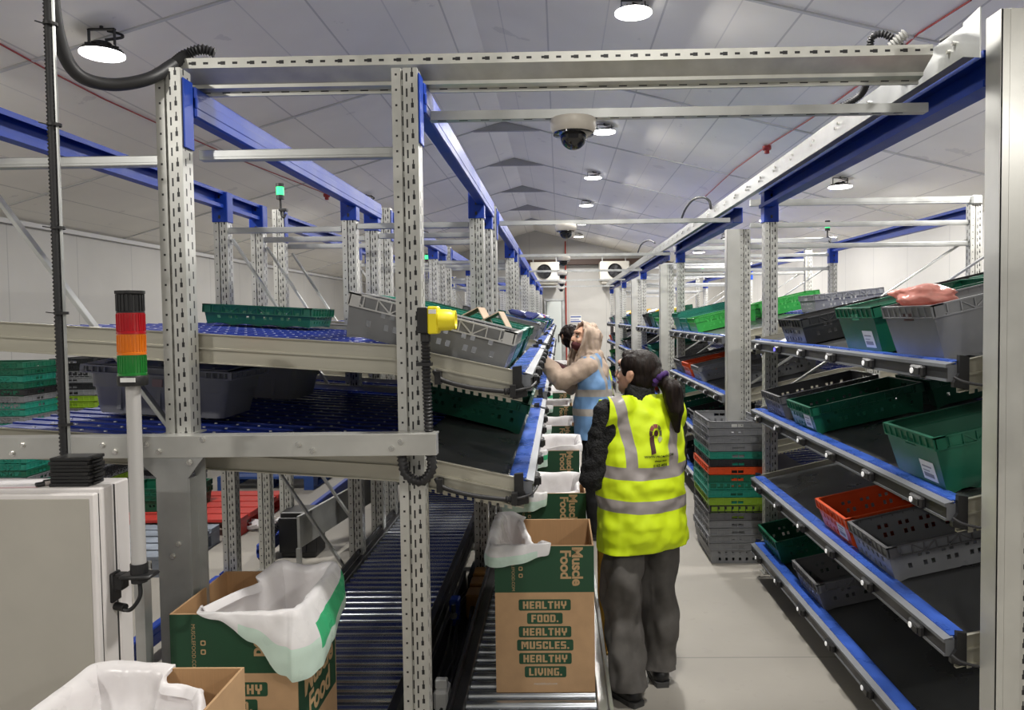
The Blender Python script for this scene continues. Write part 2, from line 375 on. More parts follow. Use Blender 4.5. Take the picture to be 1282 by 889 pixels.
# ------------------------------------------------------------------ crates
def make_crate_mesh(H=.145, holes=True, lx=.6, ly=.4, name='crate'):
    """tapered stacking crate: body with vent holes, rim with ribbed lattice band; origin at the bottom centre"""
    b = MB(); bx, by, tx, ty = lx/2-.022, ly/2-.022, lx/2-.006, ly/2-.006
    def wall(p0, p1, q0, q1, nu, nv, cut):
        P = lambda u, v: Vector(p0).lerp(Vector(p1), u).lerp(Vector(q0).lerp(Vector(q1), u), v)
        vs = [P(i/nu, j/nv) for j in range(nv+1) for i in range(nu+1)]
        fs = [(j*(nu+1)+i, j*(nu+1)+i+1, (j+1)*(nu+1)+i+1, (j+1)*(nu+1)+i) for j in range(nv) for i in range(nu) if not cut(i, j)]
        b.add(vs, fs)
    cl = (lambda i, j: (j == 2 and i % 6 in (2, 4) and 3 < i < 33) or (j == 4 and i % 6 in (1, 3) and 3 < i < 33)) if holes else (lambda i, j: False)
    cs = (lambda i, j: (j == 5 and 9 <= i <= 13) or (j in (1, 3) and i % 3 == 1 and 2 < i < 20)) if holes else (lambda i, j: j == 5 and 9 <= i <= 13)
    for sg in (-1, 1):
        wall((-bx, sg*by, 0), (bx, sg*by, 0), (-tx, sg*ty, H), (tx, sg*ty, H), 36, 7, cl)
        wall((sg*bx, -by, 0), (sg*bx, by, 0), (sg*tx, -ty, H), (sg*tx, ty, H), 23, 7, cs)
    n = 8
    vs = [(-bx+2*bx*i/n, -by+2*by*j/n, 0) for j in range(n+1) for i in range(n+1)]
    b.add(vs, [(j*(n+1)+i, j*(n+1)+i+1, (j+1)*(n+1)+i+1, (j+1)*(n+1)+i) for j in range(n) for i in range(n)])
    body = b.mesh(name+'_body', BLACK, None, -.003)
    r = MB(); hx, hy = lx/2, ly/2; bh = .042
    for z0, z1, w in ((H-.006, H, .014), (H-bh-.005, H-bh, .010)):
        for sg in (-1, 1):
            r.box(-hx, hx, sg*(hy-w), sg*hy, z0, z1); r.box(sg*(hx-w), sg*hx, -hy+w, hy-w, z0, z1)
    for sg in (-1, 1):
        for k in range(13):
            x = -hx+.008+k*(2*hx-.016)/12; r.box(x-.002, x+.002, sg*hy-.008 if sg > 0 else -hy, sg*hy if sg > 0 else -hy+.008, H-bh, H-.006)
        for k in range(12):
            xa = -hx+.008+k*(2*hx-.016)/12; xb = xa+(2*hx-.016)/12
            if k % 3 != 1: r.bar((xa, sg*(hy-.003), H-bh if k % 2 else H-.006), (xb, sg*(hy-.003), H-.006 if k % 2 else H-bh), .005, .004, 0, 0, (0, 1, 0))
        for k in range(9):
            y = -hy+.008+k*(2*hy-.016)/8; r.box(sg*hx-.008 if sg > 0 else -hx, sg*hx if sg > 0 else -hx+.008, y-.002, y+.002, H-bh, H-.006)
        for sx in (-1, 1):
            r.box(sx*(hx-.045), sx*hx, sg*hy-.009 if sg > 0 else -hy, sg*hy if sg > 0 else -hy+.009, H-bh, H)
    rim = r.mesh(name+'_rim', BLACK)
    l = MB(); l.box(-.0008, .0008, -.05, .05, 0, .075); l.box(.0009, .0012, -.038, .03, .05, .056, 1); l.box(.0009, .0012, -.038, .01, .035, .039, 1); l.box(.0009, .0012, -.038, .034, .012, .028, 1)
    lab = l.mesh(name+'_label', [PAPER, mat('label print', (.25, .25, .27), .6)])
    return body, rim, lab
CR = {'vented': make_crate_mesh(), 'deep': make_crate_mesh(.20, False, name='deep_crate'), 'shallow': make_crate_mesh(.10, True, name='shallow_crate')}
CH = {'vented': .145, 'deep': .20, 'shallow': .10}
ncrate = [0]
def crate(kind, colour, loc, rot, label, group, rimcol=None, sticker=0, turned=False):
    """sticker: +1 / -1 puts a paper label on the crate's +x / -x end"""
    body, rim, lab = CR[kind]
    o = empty('stacking_crate', loc, rot, label=label, cat='crate', group=group)
    for me, nm, m in ((body, 'crate_body', CARD[colour]), (rim, 'crate_rim', CARD[rimcol or colour])):
        q = bpy.data.objects.new(nm, me); COL.objects.link(q); q.parent = o; recolour(q, m)
    if sticker:
        q = bpy.data.objects.new('paper_label', lab); COL.objects.link(q); q.parent = o
        H = CH[kind]; q.location = (sticker*(.2805+.0035), .09*sticker, .022); q.rotation_euler = (0, R(5.5), 0 if sticker > 0 else 0)
        if sticker < 0: q.rotation_euler = (0, R(5.5), math.pi)
        q['label'] = 'white printed paper label'
    ncrate[0] += 1
    return o

# ------------------------------------------------------------------ flow racks
UP = [(0, 0), (.03, 0), (.03, .012), (.038, .012), (.038, 0), (.085, 0), (.085, .07), (0, .07)]
def upright_mesh(h, name='upright'):
    b = MB(); X = T(-.0425, -.035, 0); b.profile(UP, X, h); b.box(-.055, .055, -.05, .05, 0, .006)
    return b.mesh(name, UPR)
UPM = {}
def upright(parent, x, y, h, z=0):
    k = round(h, 3)
    if k not in UPM: UPM[k] = upright_mesh(h)
    o = bpy.data.objects.new('upright', UPM[k]); COL.objects.link(o); o.parent = parent; o.location = (x, y, z); return o
def bracket(parent, x, y, z0, z1, sy):
    b = MB(); b.box(x-.047, x+.047, y+sy*.036, y+sy*.042, z0, z1, 0, .002)
    b.box(x+.043, x+.049, y-.04, y+.04, z0, z1, 0, .002); b.box(x-.049, x-.043, y-.04, y+.04, z0, z1, 0, .002)
    for k in range(3):
        z = z0+(k+.5)*(z1-z0)/3; b.box(x-.006, x+.006, y+sy*.042, y+sy*.046, z-.01, z+.01, 1)
    return b.build('beam_bracket', [BLUE, BLACK], parent)
def cbeam(parent, x, y0, y1, z0, z1, w=.05, openside=1, m=BLUE, name='top_beam'):
    """C-section beam running down the hall, its open side to +x or -x"""
    b = MB(); s = openside; xa = x-s*w/2
    Xb = Matrix(((1, 0, 0, 0), (0, 0, 1, y0), (0, 1, 0, 0), (0, 0, 0, 1)))
    t = .004
    poly = [(xa, z0), (xa+s*w, z0), (xa+s*w, z0+.022), (xa+s*(w-t), z0+.022), (xa+s*(w-t), z0+t), (xa+s*t, z0+t), (xa+s*t, z1-t), (xa+s*(w-t), z1-t), (xa+s*(w-t), z1-.022), (xa+s*w, z1-.022), (xa+s*w, z1), (xa, z1)]
    b.prism(poly, Xb, y1-y0); return b.build(name, m, parent)
def bbeam(parent, x, y0, y1, z0, z1, w=.05, m=BLUE, name='top_beam'):
    b = MB(); b.box(x-w/2, x+w/2, y0, y1, z0, z1, 0, .006); b.box(x-w/2-.002, x+w/2+.002, y0, y1, z0+.03, z1-.035, 0, .004)
    return b.build(name, m, parent)
def shelf(parent, xf, zf, s, segs, depth, btn_pitch=.41, lit=None, traycol=TRAY, tray_d=.42, lbl=None):
    """one pick level.  xf, zf: top front edge; s = -1 when the shelf runs back towards -x, +1 towards +x"""
    Z = lambda u: zf-.025+.22*min(u, tray_d+.06)+.07*max(0, u-tray_d-.06)
    sh = empty('shelf_level'); sh.parent = parent
    y0, y1 = segs[0][0], segs[-1][1]
    X2 = Matrix(((s, 0, 0, xf), (0, 0, 1, 0), (0, 1, 0, 0), (0, 0, 0, 1)))
    def pr(b, poly, ya, yb, m=0): b.prism(poly, X2 @ T(0, 0, ya), yb-ya, m)
    b = MB()
    for (ya, yb) in segs:
        pr(b, [(0, zf-.058), (.032, zf-.058), (.032, zf-.002), (0, zf-.002)], ya, yb)
        pr(b, [(-.006, zf-.012), (.0, zf-.012), (.0, zf-.004), (.026, zf+.004), (.026, zf+.007), (-.006, zf-.001)], ya, yb)
        pr(b, [(-.004, zf-.058), (0, zf-.058), (0, zf-.05), (-.004, zf-.05)], ya, yb)
        pr(b, [(-.0012, zf-.048), (0, zf-.048), (0, zf-.014), (-.0012, zf-.014)], ya, yb, 1)
    b.build('front_rail', [RAILM, RAILD], sh)
    b = MB()
    for (ya, yb) in segs:
        pr(b, [(.02, zf-.006), (.082, Z(.082)+.012), (.082, Z(.082)+.016), (.02, zf+.010)], ya+.01, yb-.01)
        for k in range(int((yb-ya)/.37)):
            yy = ya+.05+k*.37; pr(b, [(.024, zf+.0103), (.072, Z(.072)+.0155), (.072, Z(.072)+.017), (.024, zf+.0116)], yy, yy+.2)
    b.build('blue_edge_strip', STRIP, sh)
    b = MB()
    for (ya, yb) in segs: pr(b, [(.075, Z(.075)-.012), (tray_d+.05, Z(tray_d+.05)-.012), (tray_d+.05, Z(tray_d+.05)), (.075, Z(.075))], ya+.02, yb-.02)
    b.build('tray', traycol, sh)
    b = MB(); u0 = tray_d+.055
    for (ya, yb) in segs:
        pr(b, [(u0, Z(u0)-.03), (depth, Z(depth)-.03), (depth, Z(depth)-.004), (u0, Z(u0)-.004)], ya+.02, yb-.02)
        n = max(2, int((yb-ya)/.105))
        for k in range(n):
            yy = ya+.05+k*(yb-ya-.1)/(n-1); pr(b, [(u0, Z(u0)-.004), (depth, Z(depth)-.004), (depth, Z(depth)+.002), (u0, Z(u0)+.002)], yy-.012, yy+.012)
            for q in range(int((depth-u0)/.09)):
                uu = u0+.05+q*.09; b.box(xf+s*uu-.004, xf+s*uu+.004, yy+.03, yy+.04, Z(uu)-.005, Z(uu)+.002, 1)
    b.build('roller_bed', [BLUED, PAPER], sh)
    for (ya, yb) in segs:
        for y, o in ((ya, 1), (yb, -1)):
            b = MB(); t = .012
            def strip(za, zb, ta, tb, m=0):
                Y0, Y1 = (y+ta, y+tb) if o > 0 else (y-tb, y-ta); us = [.03, tray_d+.055]
                pr(b, [(us[0], Z(us[0])+za), (us[1], Z(us[1])+za), (us[1], Z(us[1])+zb), (us[0], Z(us[0])+zb)], Y0, Y1, m)
                pr(b, [(us[1], Z(us[1])+za), (depth, Z(depth)+za), (depth, Z(depth)+zb), (us[1], Z(us[1])+zb)], Y0, Y1, m)
            strip(-.075, .028, 0, .003); strip(.025, .028, -.012, .003); strip(-.026, -.020, -.012, .001); strip(-.075, -.071, -.012, .001)
            for k in range(int((tray_d-.06)/.028)):
                uu = .07+k*.028; pr(b, [(uu, Z(uu)-.088), (uu+.016, Z(uu+.016)-.088), (uu+.016, Z(uu+.016)-.074), (uu, Z(uu)-.074)], y-.004 if o > 0 else y+.001, y-.001 if o > 0 else y+.004)
            b.build('end_plate', GALW, sh)
            b = MB(); Y0, Y1 = (y-.016, y+.002) if o > 0 else (y-.002, y+.016)
            pr(b, [(.012, zf-.075), (.062, zf-.085), (.062, zf+.026), (.03, zf+.03), (.03, zf-.03), (.012, zf-.06)], Y0, Y1)
            b.build('end_cap', BLACK, sh)
    yy = y0+.18; k = 0
    while yy < y1-.1:
        b = MB()
        xa, xb = xf-s*.022, xf+s*.002
        b.box(xa, xb, yy-.045, yy+.045, zf-.054, zf-.014, 0, .007); b.box(xf-s*.027, xa, yy-.036, yy-.004, zf-.047, zf-.021, 0, .002)
        b.tube([(xf-s*.022, yy+.02, zf-.034), (xf-s*.0255, yy+.02, zf-.034)], .0105, 12, 1)
        bt = b.build('pick_button', [BLACK, LENSB if k == lit else LENS], sh)
        if k == lit: bt['label'] = 'pick button glowing blue'
        yy += btn_pitch; k += 1
    return sh, Z
def diag(parent, pts):
    for a, c in zip(pts, pts[1:]):
        b = MB(); b.bar(a, c, .012, .032, 0, 0, (0, 1, 0)); b.bar((a[0], a[1]-.012, a[2]), (c[0], c[1]-.012, c[2]), .014, .004, 0, 0, (0, 1, 0)); b.build('diagonal_brace', GAL, parent)
def tie(parent, x0, x1, y, z, h=.035):
    b = MB(); b.box(x0, x1, y-.02, y+.02, z-h/2, z+h/2, 0, .003); b.box(x0+.01, x1-.01, y-.022, y-.02, z-h*.2, z+h*.2); return b.build('tie_bar', GAL, parent)

LX = (-.50, -1.285, -2.08)
rk = []
def place(rackname, zlab, Z, xf, s, y, u, kind, colour, tilt, label, **kw):
    """a crate lying on a tray: u = distance of its aisle-side end from the shelf's front edge"""
    uc = u+.3
    th = math.atan(tilt)
    z = Z(u)+.014+math.sin(th)*.28
    xc = xf+s*(u+.3*math.cos(th))
    return crate(kind, colour, (xc, y, z), (0, -s*th if s > 0 else th, 0), label, kw.pop('group', 'crates lying on the rack shelves'), **kw)
NAMES = {}
def unique(l):
    NAMES[l] = NAMES.get(l, 0)+1; return l
ROWN = ['first', 'second', 'third', 'fourth', 'fifth', 'sixth', 'seventh']
PAL = ['green', 'green', 'teal', 'grey', 'dark grey', 'black', 'bright green', 'grey', 'green', 'orange', 'blue']
LEFT0 = 2.5; LPER = 3.05
left_z = {}
for i in range(6):
    ya = LEFT0+i*LPER
    r = empty('flow_rack', (-1.3, ya, 0), label='galvanised rack over the roller conveyors with two sloping trays, %s along the aisle' % ORD[i], cat='rack', group='flow racks above the conveyors')
    P = MB  # parts are built in world coordinates and hung on the rack's empty
    g = r; inv = Matrix.Translation((1.3, -ya, 0))
    loc0 = len(bpy.data.objects)
    before = set(bpy.data.objects)
    for x in LX:
        for dy in (0, 2.1, 2.65):
            if dy == 0 and i == 0 and x == -2.08: continue
            if dy == 0 and i == 0 and x == -1.285: upright(g, x, ya+dy, 2.59-1.37, 1.37)
            else: upright(g, x, ya+dy, (2.575 if dy == 0 else 2.42))
            if dy > 0: bracket(g, x, ya+dy, 2.36, 2.545, -1)
        (bbeam if x > -2 else cbeam)(g, x+(.03 if x > -2 else 0), ya+.04, ya+2.69, 2.445, 2.55, .055)
        b = MB(); b.box(x+.044, x+.05, ya-.03, ya+.035, 2.33, 2.56, 0, .002); b.build('beam_bracket', BLUE, g)
    for dy in (0.09, 2.1, 2.65):
        tie(g, -2.08 if dy > .1 or i else -2.6, -1.335, ya+dy, 2.31); tie(g, -1.24, -.55, ya+dy, 2.325)
        diag(g, [(-2.03, ya+dy+.02, 2.26), (-1.36, ya+dy+.02, 1.2)] if i or dy > .1 else [(-2.04, ya+.1, 2.29), (-1.30, ya+.1, 1.26)])
        if dy > .1: diag(g, [(-2.03, ya+dy+.02, 1.18), (-1.36, ya+dy+.02, .16)])
    bbeam(g, -2.15, ya-.9 if i == 0 else ya+.04, ya+2.06, .06, .16, .05, name='floor_beam'); bracket(g, -2.10, ya+2.1, .02, .17, -1)
    bbeam(g, -2.15, ya+2.69, ya+3.02, .06, .16, .05, name='floor_beam')
    for j, zf in enumerate((1.555, 1.185)):
        segs = [(ya+.05, ya+2.055), (ya+2.145, ya+2.6)] if i < 5 else [(ya+.05, ya+2.055)]
        sh, Z = shelf(g, -.10, zf, -1, segs, 2.0)
        left_z[(i, j)] = Z
    for o in set(bpy.data.objects)-before:
        if o.parent == g: o.matrix_parent_inverse = inv
    rk.append(r)
LS = ['upper', 'lower']
def lcrate(i, j, y, kind, colour, u=.08, tilt=.26, lab=None, **kw):
    ys = 'near end' if y < .7 else ('middle' if y < 1.5 else 'far end')
    l = lab or '%s %scrate on the %s tray of the %s left-hand rack, at its %s' % (colour, 'shallow ' if kind == 'shallow' else '', LS[j], ROWN[i], ys)
    return place('', '', left_z[(i, j)], -.10, -1, LEFT0+i*LPER+y, u, kind, colour, tilt, l, **kw)

# right-hand racks
RIGHT = [(2.35, 5.0), (5.73, 8.65), (9.5, 12.4), (13.2, 16.1), (17.0, 19.9)]
RSZ = (1.58, 1.12, .665, .22)
right_z = {}
for i, (ya, yb) in enumerate(RIGHT):
    r = empty('flow_rack', (2.2, ya, 0), label='galvanised rack with four sloping shelves facing the conveyors, %s along the aisle' % ORD[i], cat='rack', group='flow racks with four shelves')
    g = r; inv = Matrix.Translation((-2.2, -ya, 0)); before = set(bpy.data.objects)
    x0 = 1.375
    hpost = 2.665 if i == 0 else 2.40
    upright(g, x0+.043, ya, hpost)
    b = MB()                                                           # plain cover channel on the aisle side
    b.box(x0-.035-.06 if i else x0-.028, x0-.0, ya-.045, ya-.039, 0, hpost, 0, .001); b.box(x0-.095 if i else x0-.028, x0-.09 if i else x0-.022, ya-.045, ya+.035, 0, hpost)
    if i == 0: b.box(x0+.0, x0+.05, ya-.045, ya-.039, 0, hpost)
    b.build('cover_channel', GALB, g)
    upright(g, x0+.035, yb, 2.44); bracket(g, x0+.035, yb, 2.36, 2.57, -1)
    for y in (ya, yb):
        upright(g, 3.16, y, 2.56); upright(g, 2.4, y, 1.5)
        if i: tie(g, x0+.09, 3.2, y, 2.60, .05); tie(g, x0+.09, 3.2, y+.01, 2.43); tie(g, x0+.09, 3.12, y+.01, 2.27)
        diag(g, [(3.12, y+.03, 2.30), (1.48, y+.03, 1.22)]); diag(g, [(3.12, y+.03, 1.2), (1.48, y+.03, .12)])
        b = MB(); b.box(3.12, 3.2, y-.05, y+.05, 2.56, 2.63, 0, .01); b.build('corner_plate', GAL, g)
    bracket(g, 3.16, yb, 2.33, 2.5, -1)
    cbeam(g, 1.385, ya+.05 if i else ya+.05, yb+.04, 2.46, 2.575, .075, -1)
    if i: cbeam(g, 3.16, ya+.05, yb+.04, 2.46, 2.56, .05, -1)
    for j, zf in enumerate(RSZ):
        sh, Z = shelf(g, 1.27, zf, 1, [(ya+.10, yb-.06)], 1.85, .42, 4 if (i, j) == (0, 0) else None, TRAY, .85)
        right_z[(i, j)] = Z
    for o in set(bpy.data.objects)-before:
        if o.parent == g: o.matrix_parent_inverse = inv
    rk.append(r)
RS = ['top', 'second', 'third', 'bottom']
def rcrate(i, j, y, kind, colour, u=.06, tilt=.22, lab=None, **kw):
    l = lab or '%s crate on the %s shelf of the %s right-hand rack' % (colour, RS[j], ROWN[i])
    return place('', '', right_z[(i, j)], 1.27, 1, y, u, kind, colour, tilt, l, **kw)

# crates one by one on the nearest racks
lcrate(0, 0, .26, 'vented', 'grey', rimcol='pale grey', lab='grey lattice-rimmed crate on the upper tray, behind the yellow sensor')
lcrate(0, 0, .69, 'vented', 'teal', lab='teal crate holding folded cardboard, next to the grey lattice-rimmed crate')
lcrate(0, 0, 1.12, 'vented', 'teal', lab='plain teal crate on the upper tray just beyond the one holding cardboard', u=.09)
lcrate(0, 0, 1.55, 'vented', 'green', lab='dark green crate fourth along the upper tray of the first conveyor rack', u=.08)
lcrate(0, 1, 1.27, 'vented', 'green', lab='dark green crate first along the lower tray of the first conveyor rack')
lcrate(0, 1, 1.70, 'vented', 'teal', lab='teal crate second along the lower tray of the first conveyor rack')
lcrate(0, 1, 2.38, 'vented', 'green', lab='dark green crate third along the lower tray of the first conveyor rack', u=.1)
crate('shallow', 'green', (-1.64, 4.2, left_z[(0, 0)](1.55)+.02), (0, .06, 0), 'shallow green crate lying on the blue roller bed beyond the beacon tower', 'crates on the blue roller beds')
K = lambda s: dict(lab=s)
rcrate(0, 0, 4.24, 'vented', 'black', **K('black vented crate at the front of the top shelf, beside the labelled green crate'))
rcrate(0, 0, 4.24, 'vented', 'black', u=.68, **K('black crate queued uphill behind the black vented crate on the top shelf'))
rcrate(0, 0, 3.30, 'deep', 'green', sticker=-1, **K('green crate with a white label between the black crate and the pink bag'))
rcrate(0, 0, 3.30, 'deep', 'green', u=.68, **K('green crate queued uphill behind the labelled one beside the pink bag'))
rcrate(0, 0, 2.80, 'deep', 'grey', rimcol='grey', **K('grey solid-sided crate with a pink plastic bag over its rim'))
rcrate(0, 0, 2.80, 'deep', 'grey', u=.68, **K('grey crate queued uphill behind the crate with the pink bag'))
rcrate(0, 1, 4.62, 'vented', 'dark grey', **K('dark grey crate at the far end of the second shelf, first four-shelf rack'))
rcrate(0, 1, 4.08, 'vented', 'green', sticker=-1, **K('green vented crate with a white label in the middle of the second shelf'))
rcrate(0, 1, 4.08, 'vented', 'green', u=.68, **K('green crate queued uphill behind the labelled vented crate on the second shelf'))
rcrate(0, 1, 2.78, 'deep', 'green', sticker=-1, **K('solid dark green crate with a white label beside the big covered post'))
rcrate(0, 1, 2.78, 'vented', 'blue', u=.70, **K('blue crate uphill of the solid dark green crate beside the covered post'))
rcrate(0, 2, 3.60, 'vented', 'orange', rimcol='orange', sticker=-1, **K('orange crate on the third shelf of the first four-shelf rack'))
rcrate(0, 2, 3.17, 'vented', 'grey', rimcol='dark grey', **K('grey vented crate beside the orange crate on the third shelf, first rack'))
rcrate(0, 3, 4.70, 'vented', 'green', **K('dark green crate on the bottom shelf of the first four-shelf rack'))
rcrate(0, 3, 3.98, 'vented', 'dark grey', **K('dark grey vented crate on the bottom shelf of the first four-shelf rack'))
rcrate(1, 0, 8.35, 'deep', 'teal', **K('teal deep crate at the far end of the top shelf, second four-shelf rack'))
rcrate(1, 0, 7.88, 'vented', 'teal', **K('teal vented crate touching the bright green crate on the top shelf'))
rcrate(1, 0, 7.40, 'vented', 'bright green', **K('bright green crate at the front of a top shelf, behind a covered post'))
rcrate(1, 0, 7.40, 'vented', 'bright green', u=.68, **K('bright green crate queued uphill behind the other bright green crate'))
rcrate(1, 0, 6.55, 'vented', 'grey', u=.9, tilt=.1, **K('grey crate high up on a top shelf beside the blue-topped post'))
rcrate(1, 1, 8.3, 'vented', 'dark grey', **K('dark grey crate at the far end of the second shelf of the second four-shelf rack'))
rcrate(1, 1, 7.75, 'vented', 'orange', **K('orange crate on the second shelf of the second four-shelf rack'))
rcrate(1, 1, 7.2, 'vented', 'grey', **K('grey crate beside the orange crate on the second shelf of the second four-shelf rack'))
rcrate(1, 1, 6.4, 'vented', 'grey', u=.3, **K('grey crate near the end plate on the second shelf of the second four-shelf rack'))
rcrate(1, 2, 8.2, 'vented', 'green', **K('dark green crate on the third shelf of the second four-shelf rack, far end'))
rcrate(1, 2, 7.4, 'vented', 'black', **K('black crate on the third shelf of the second four-shelf rack, middle'))
rcrate(1, 2, 6.5, 'vented', 'dark grey', **K('dark grey crate on the third shelf of the second four-shelf rack, near end'))
rcrate(1, 3, 7.9, 'vented', 'black', **K('black crate on the bottom shelf of the second four-shelf rack, far half'))
rcrate(1, 3, 6.8, 'vented', 'dark grey', **K('dark grey crate on the bottom shelf of the second four-shelf rack, near half'))
SLOT = ['first', 'second', 'third', 'fourth', 'fifth', 'sixth']
rnd = random.Random(5)
for i in range(1, 6):
    for j in range(2):
        for k, y in enumerate((.28, .70, 1.12, 1.55, 1.86)[:4]):
            c = rnd.choice(['teal', 'green', 'blue', 'teal', 'grey', 'blue', 'green'])
            lcrate(i, j, y, 'vented', c, u=.07+rnd.random()*.05, lab='%s crate, %s along the %s tray of the %s conveyor rack' % (c, SLOT[k], LS[j], ROWN[i]))
for i in range(2, 5):
    ya, yb = RIGHT[i]
    for j in range(4):
        for k in range(5):
            c = rnd.choice(PAL); y = ya+.4+k*.52
            if rnd.random() < .12: continue
            rcrate(i, j, y, 'vented' if rnd.random() < .7 else 'deep', c, u=.06+rnd.random()*.05, lab='%s crate, %s along the %s shelf of the %s four-shelf rack' % (c, SLOT[k], RS[j], ROWN[i]))

# ------------------------------------------------------------------ roller conveyors
ZR = .27
def conveyor(x0, x1, ya, yb, label, group, outer):
    r = empty('roller_conveyor', ((x0+x1)/2, ya, 0), label=label, cat='conveyor', group=group); inv = Matrix.Translation((-(x0+x1)/2, -ya, 0))
    def hang(o): o.parent = r; o.matrix_parent_inverse = inv; return o
    b = MB(); b.tube([(x0, 0, 0), (x1, 0, 0)], .0255, 16); b.tube([(x0-.01, 0, 0), (x1+.01, 0, 0)], .008, 6)
    me = b.mesh('roller', ROLLER, 40); P = .078; n = int((yb-ya)/P)
    for k in range(min(n, 99)):
        o = bpy.data.objects.new('roller', me); COL.objects.link(o); hang(o); o.location = (0, ya+k*P, ZR-.0255)
    b = MB()
    for k in range(99, n): b.tube([(x0, ya+k*P, ZR-.0255), (x1, ya+k*P, ZR-.0255)], .0255, 8)
    o = hang(b.build('distant_rollers', ROLLER, None, 40)); o['kind'] = 'stuff'
    for s, x, m in ((-1, x0, outer[0]), (1, x1, outer[1])):
        b = MB(); xa, xb = (x-.045, x-.004) if s < 0 else (x+.004, x+.045)
        b.box(xa, xb, ya-.1, yb, ZR-.10, ZR+.012, 0, .003); b.box(xa+(-.012 if s < 0 else .041), xb+(-.041 if s < 0 else .012), ya-.1, yb, ZR+.012, ZR+.05, 0)
        b.box(xa-.004, xb+.004, ya-.1, yb, ZR-.035, ZR-.028, 0)
        hang(b.build('side_rail', m))
    for k in range(int((yb-ya)/2.2)+1):
        y = ya+.35+k*2.2
        for x in (x0-.025, x1+.025):
            b = MB(); b.box(x-.02, x+.02, y-.02, y+.02, .008, ZR-.10); b.box(x-.04, x+.04, y-.04, y+.04, 0, .008); hang(b.build('leg', GAL))
        b = MB(); b.box(x0-.01, x1+.01, y-.015, y+.015, ZR-.15, ZR-.11); hang(b.build('cross_brace', GAL))
    return r, hang
cl, hang = conveyor(-1.215, -.67, 1.3, 21.0, 'wide steel roller conveyor under the rack trays, on the wall side', 'roller conveyors', (RAILD, RAILD))
cr, hangr = conveyor(-.375, .125, 2.5, 21.0, 'steel roller conveyor beside the walkway carrying the row of boxes', 'roller conveyors', (RAILD, GAL))
# cable trough and drive pieces between the two conveyors
tr = empty('drive_trough', (-.53, 2.7, 0), label='black cable trough full of drives running between the two roller conveyors', cat='trough'); inv = Matrix.Translation((.53, -2.7, 0))
def hang2(o): o.parent = tr; o.matrix_parent_inverse = inv; return o
b = MB(); b.box(-.61, -.435, 2.7, 4.5, 0, .09, 0, .005); b.box(-.61, -.435, 4.72, 5.02, 0, .09, 0, .005); b.box(-.61, -.435, 5.3, 5.45, 0, .09); b.box(-.605, -.59, 2.7, 4.5, .09, .2); b.box(-.455, -.44, 2.7, 4.5, .09, .24); hang2(b.build('trough', BLACK))
b = MB()
for q in range(5):
    x = -.57+q*.025; rq = random.Random(q)
    b.tube(spline([(x, 2.75+q*.02, .10+rq.random()*.03), (x+rq.uniform(-.03, .03), 3.2, .16), (x+rq.uniform(-.03, .03), 3.6, .11), (x+rq.uniform(-.04, .04), 4.0, .17), (x, 4.4, .12)]), .007, 6)
hang2(b.build('cables', RUBBER, None, 60))
AMB = mat('amber drive cover', (.33, .15, .02), .45, var=.1)
for k, y in enumerate((4.0, 4.17, 4.34)):
    b = MB(); b.box(-.53, -.445, y, y+.13, .10, .235, 0, .008); hang2(b.build('drive_cover', AMB))
b = MB(); b.box(-.60, -.55, 3.86, 3.94, .12, .26, 0, .006); b.tube([(-.575, 3.85, .2), (-.575, 3.85, .245)], .012, 8, 1); b.tube([(-.575, 3.845, .185), (-.575, 3.865, .185)], .02, 10, 1)
hang2(b.build('air_valve', [BLUE, CHROME]))
b = MB(); b.box(-.535, -.475, 2.98, 3.08, .09, .22, 0, .01); b.box(-.53, -.48, 3.0, 3.03, .22, .26, 0, .004); hang2(b.build('junction_box', WHITE))

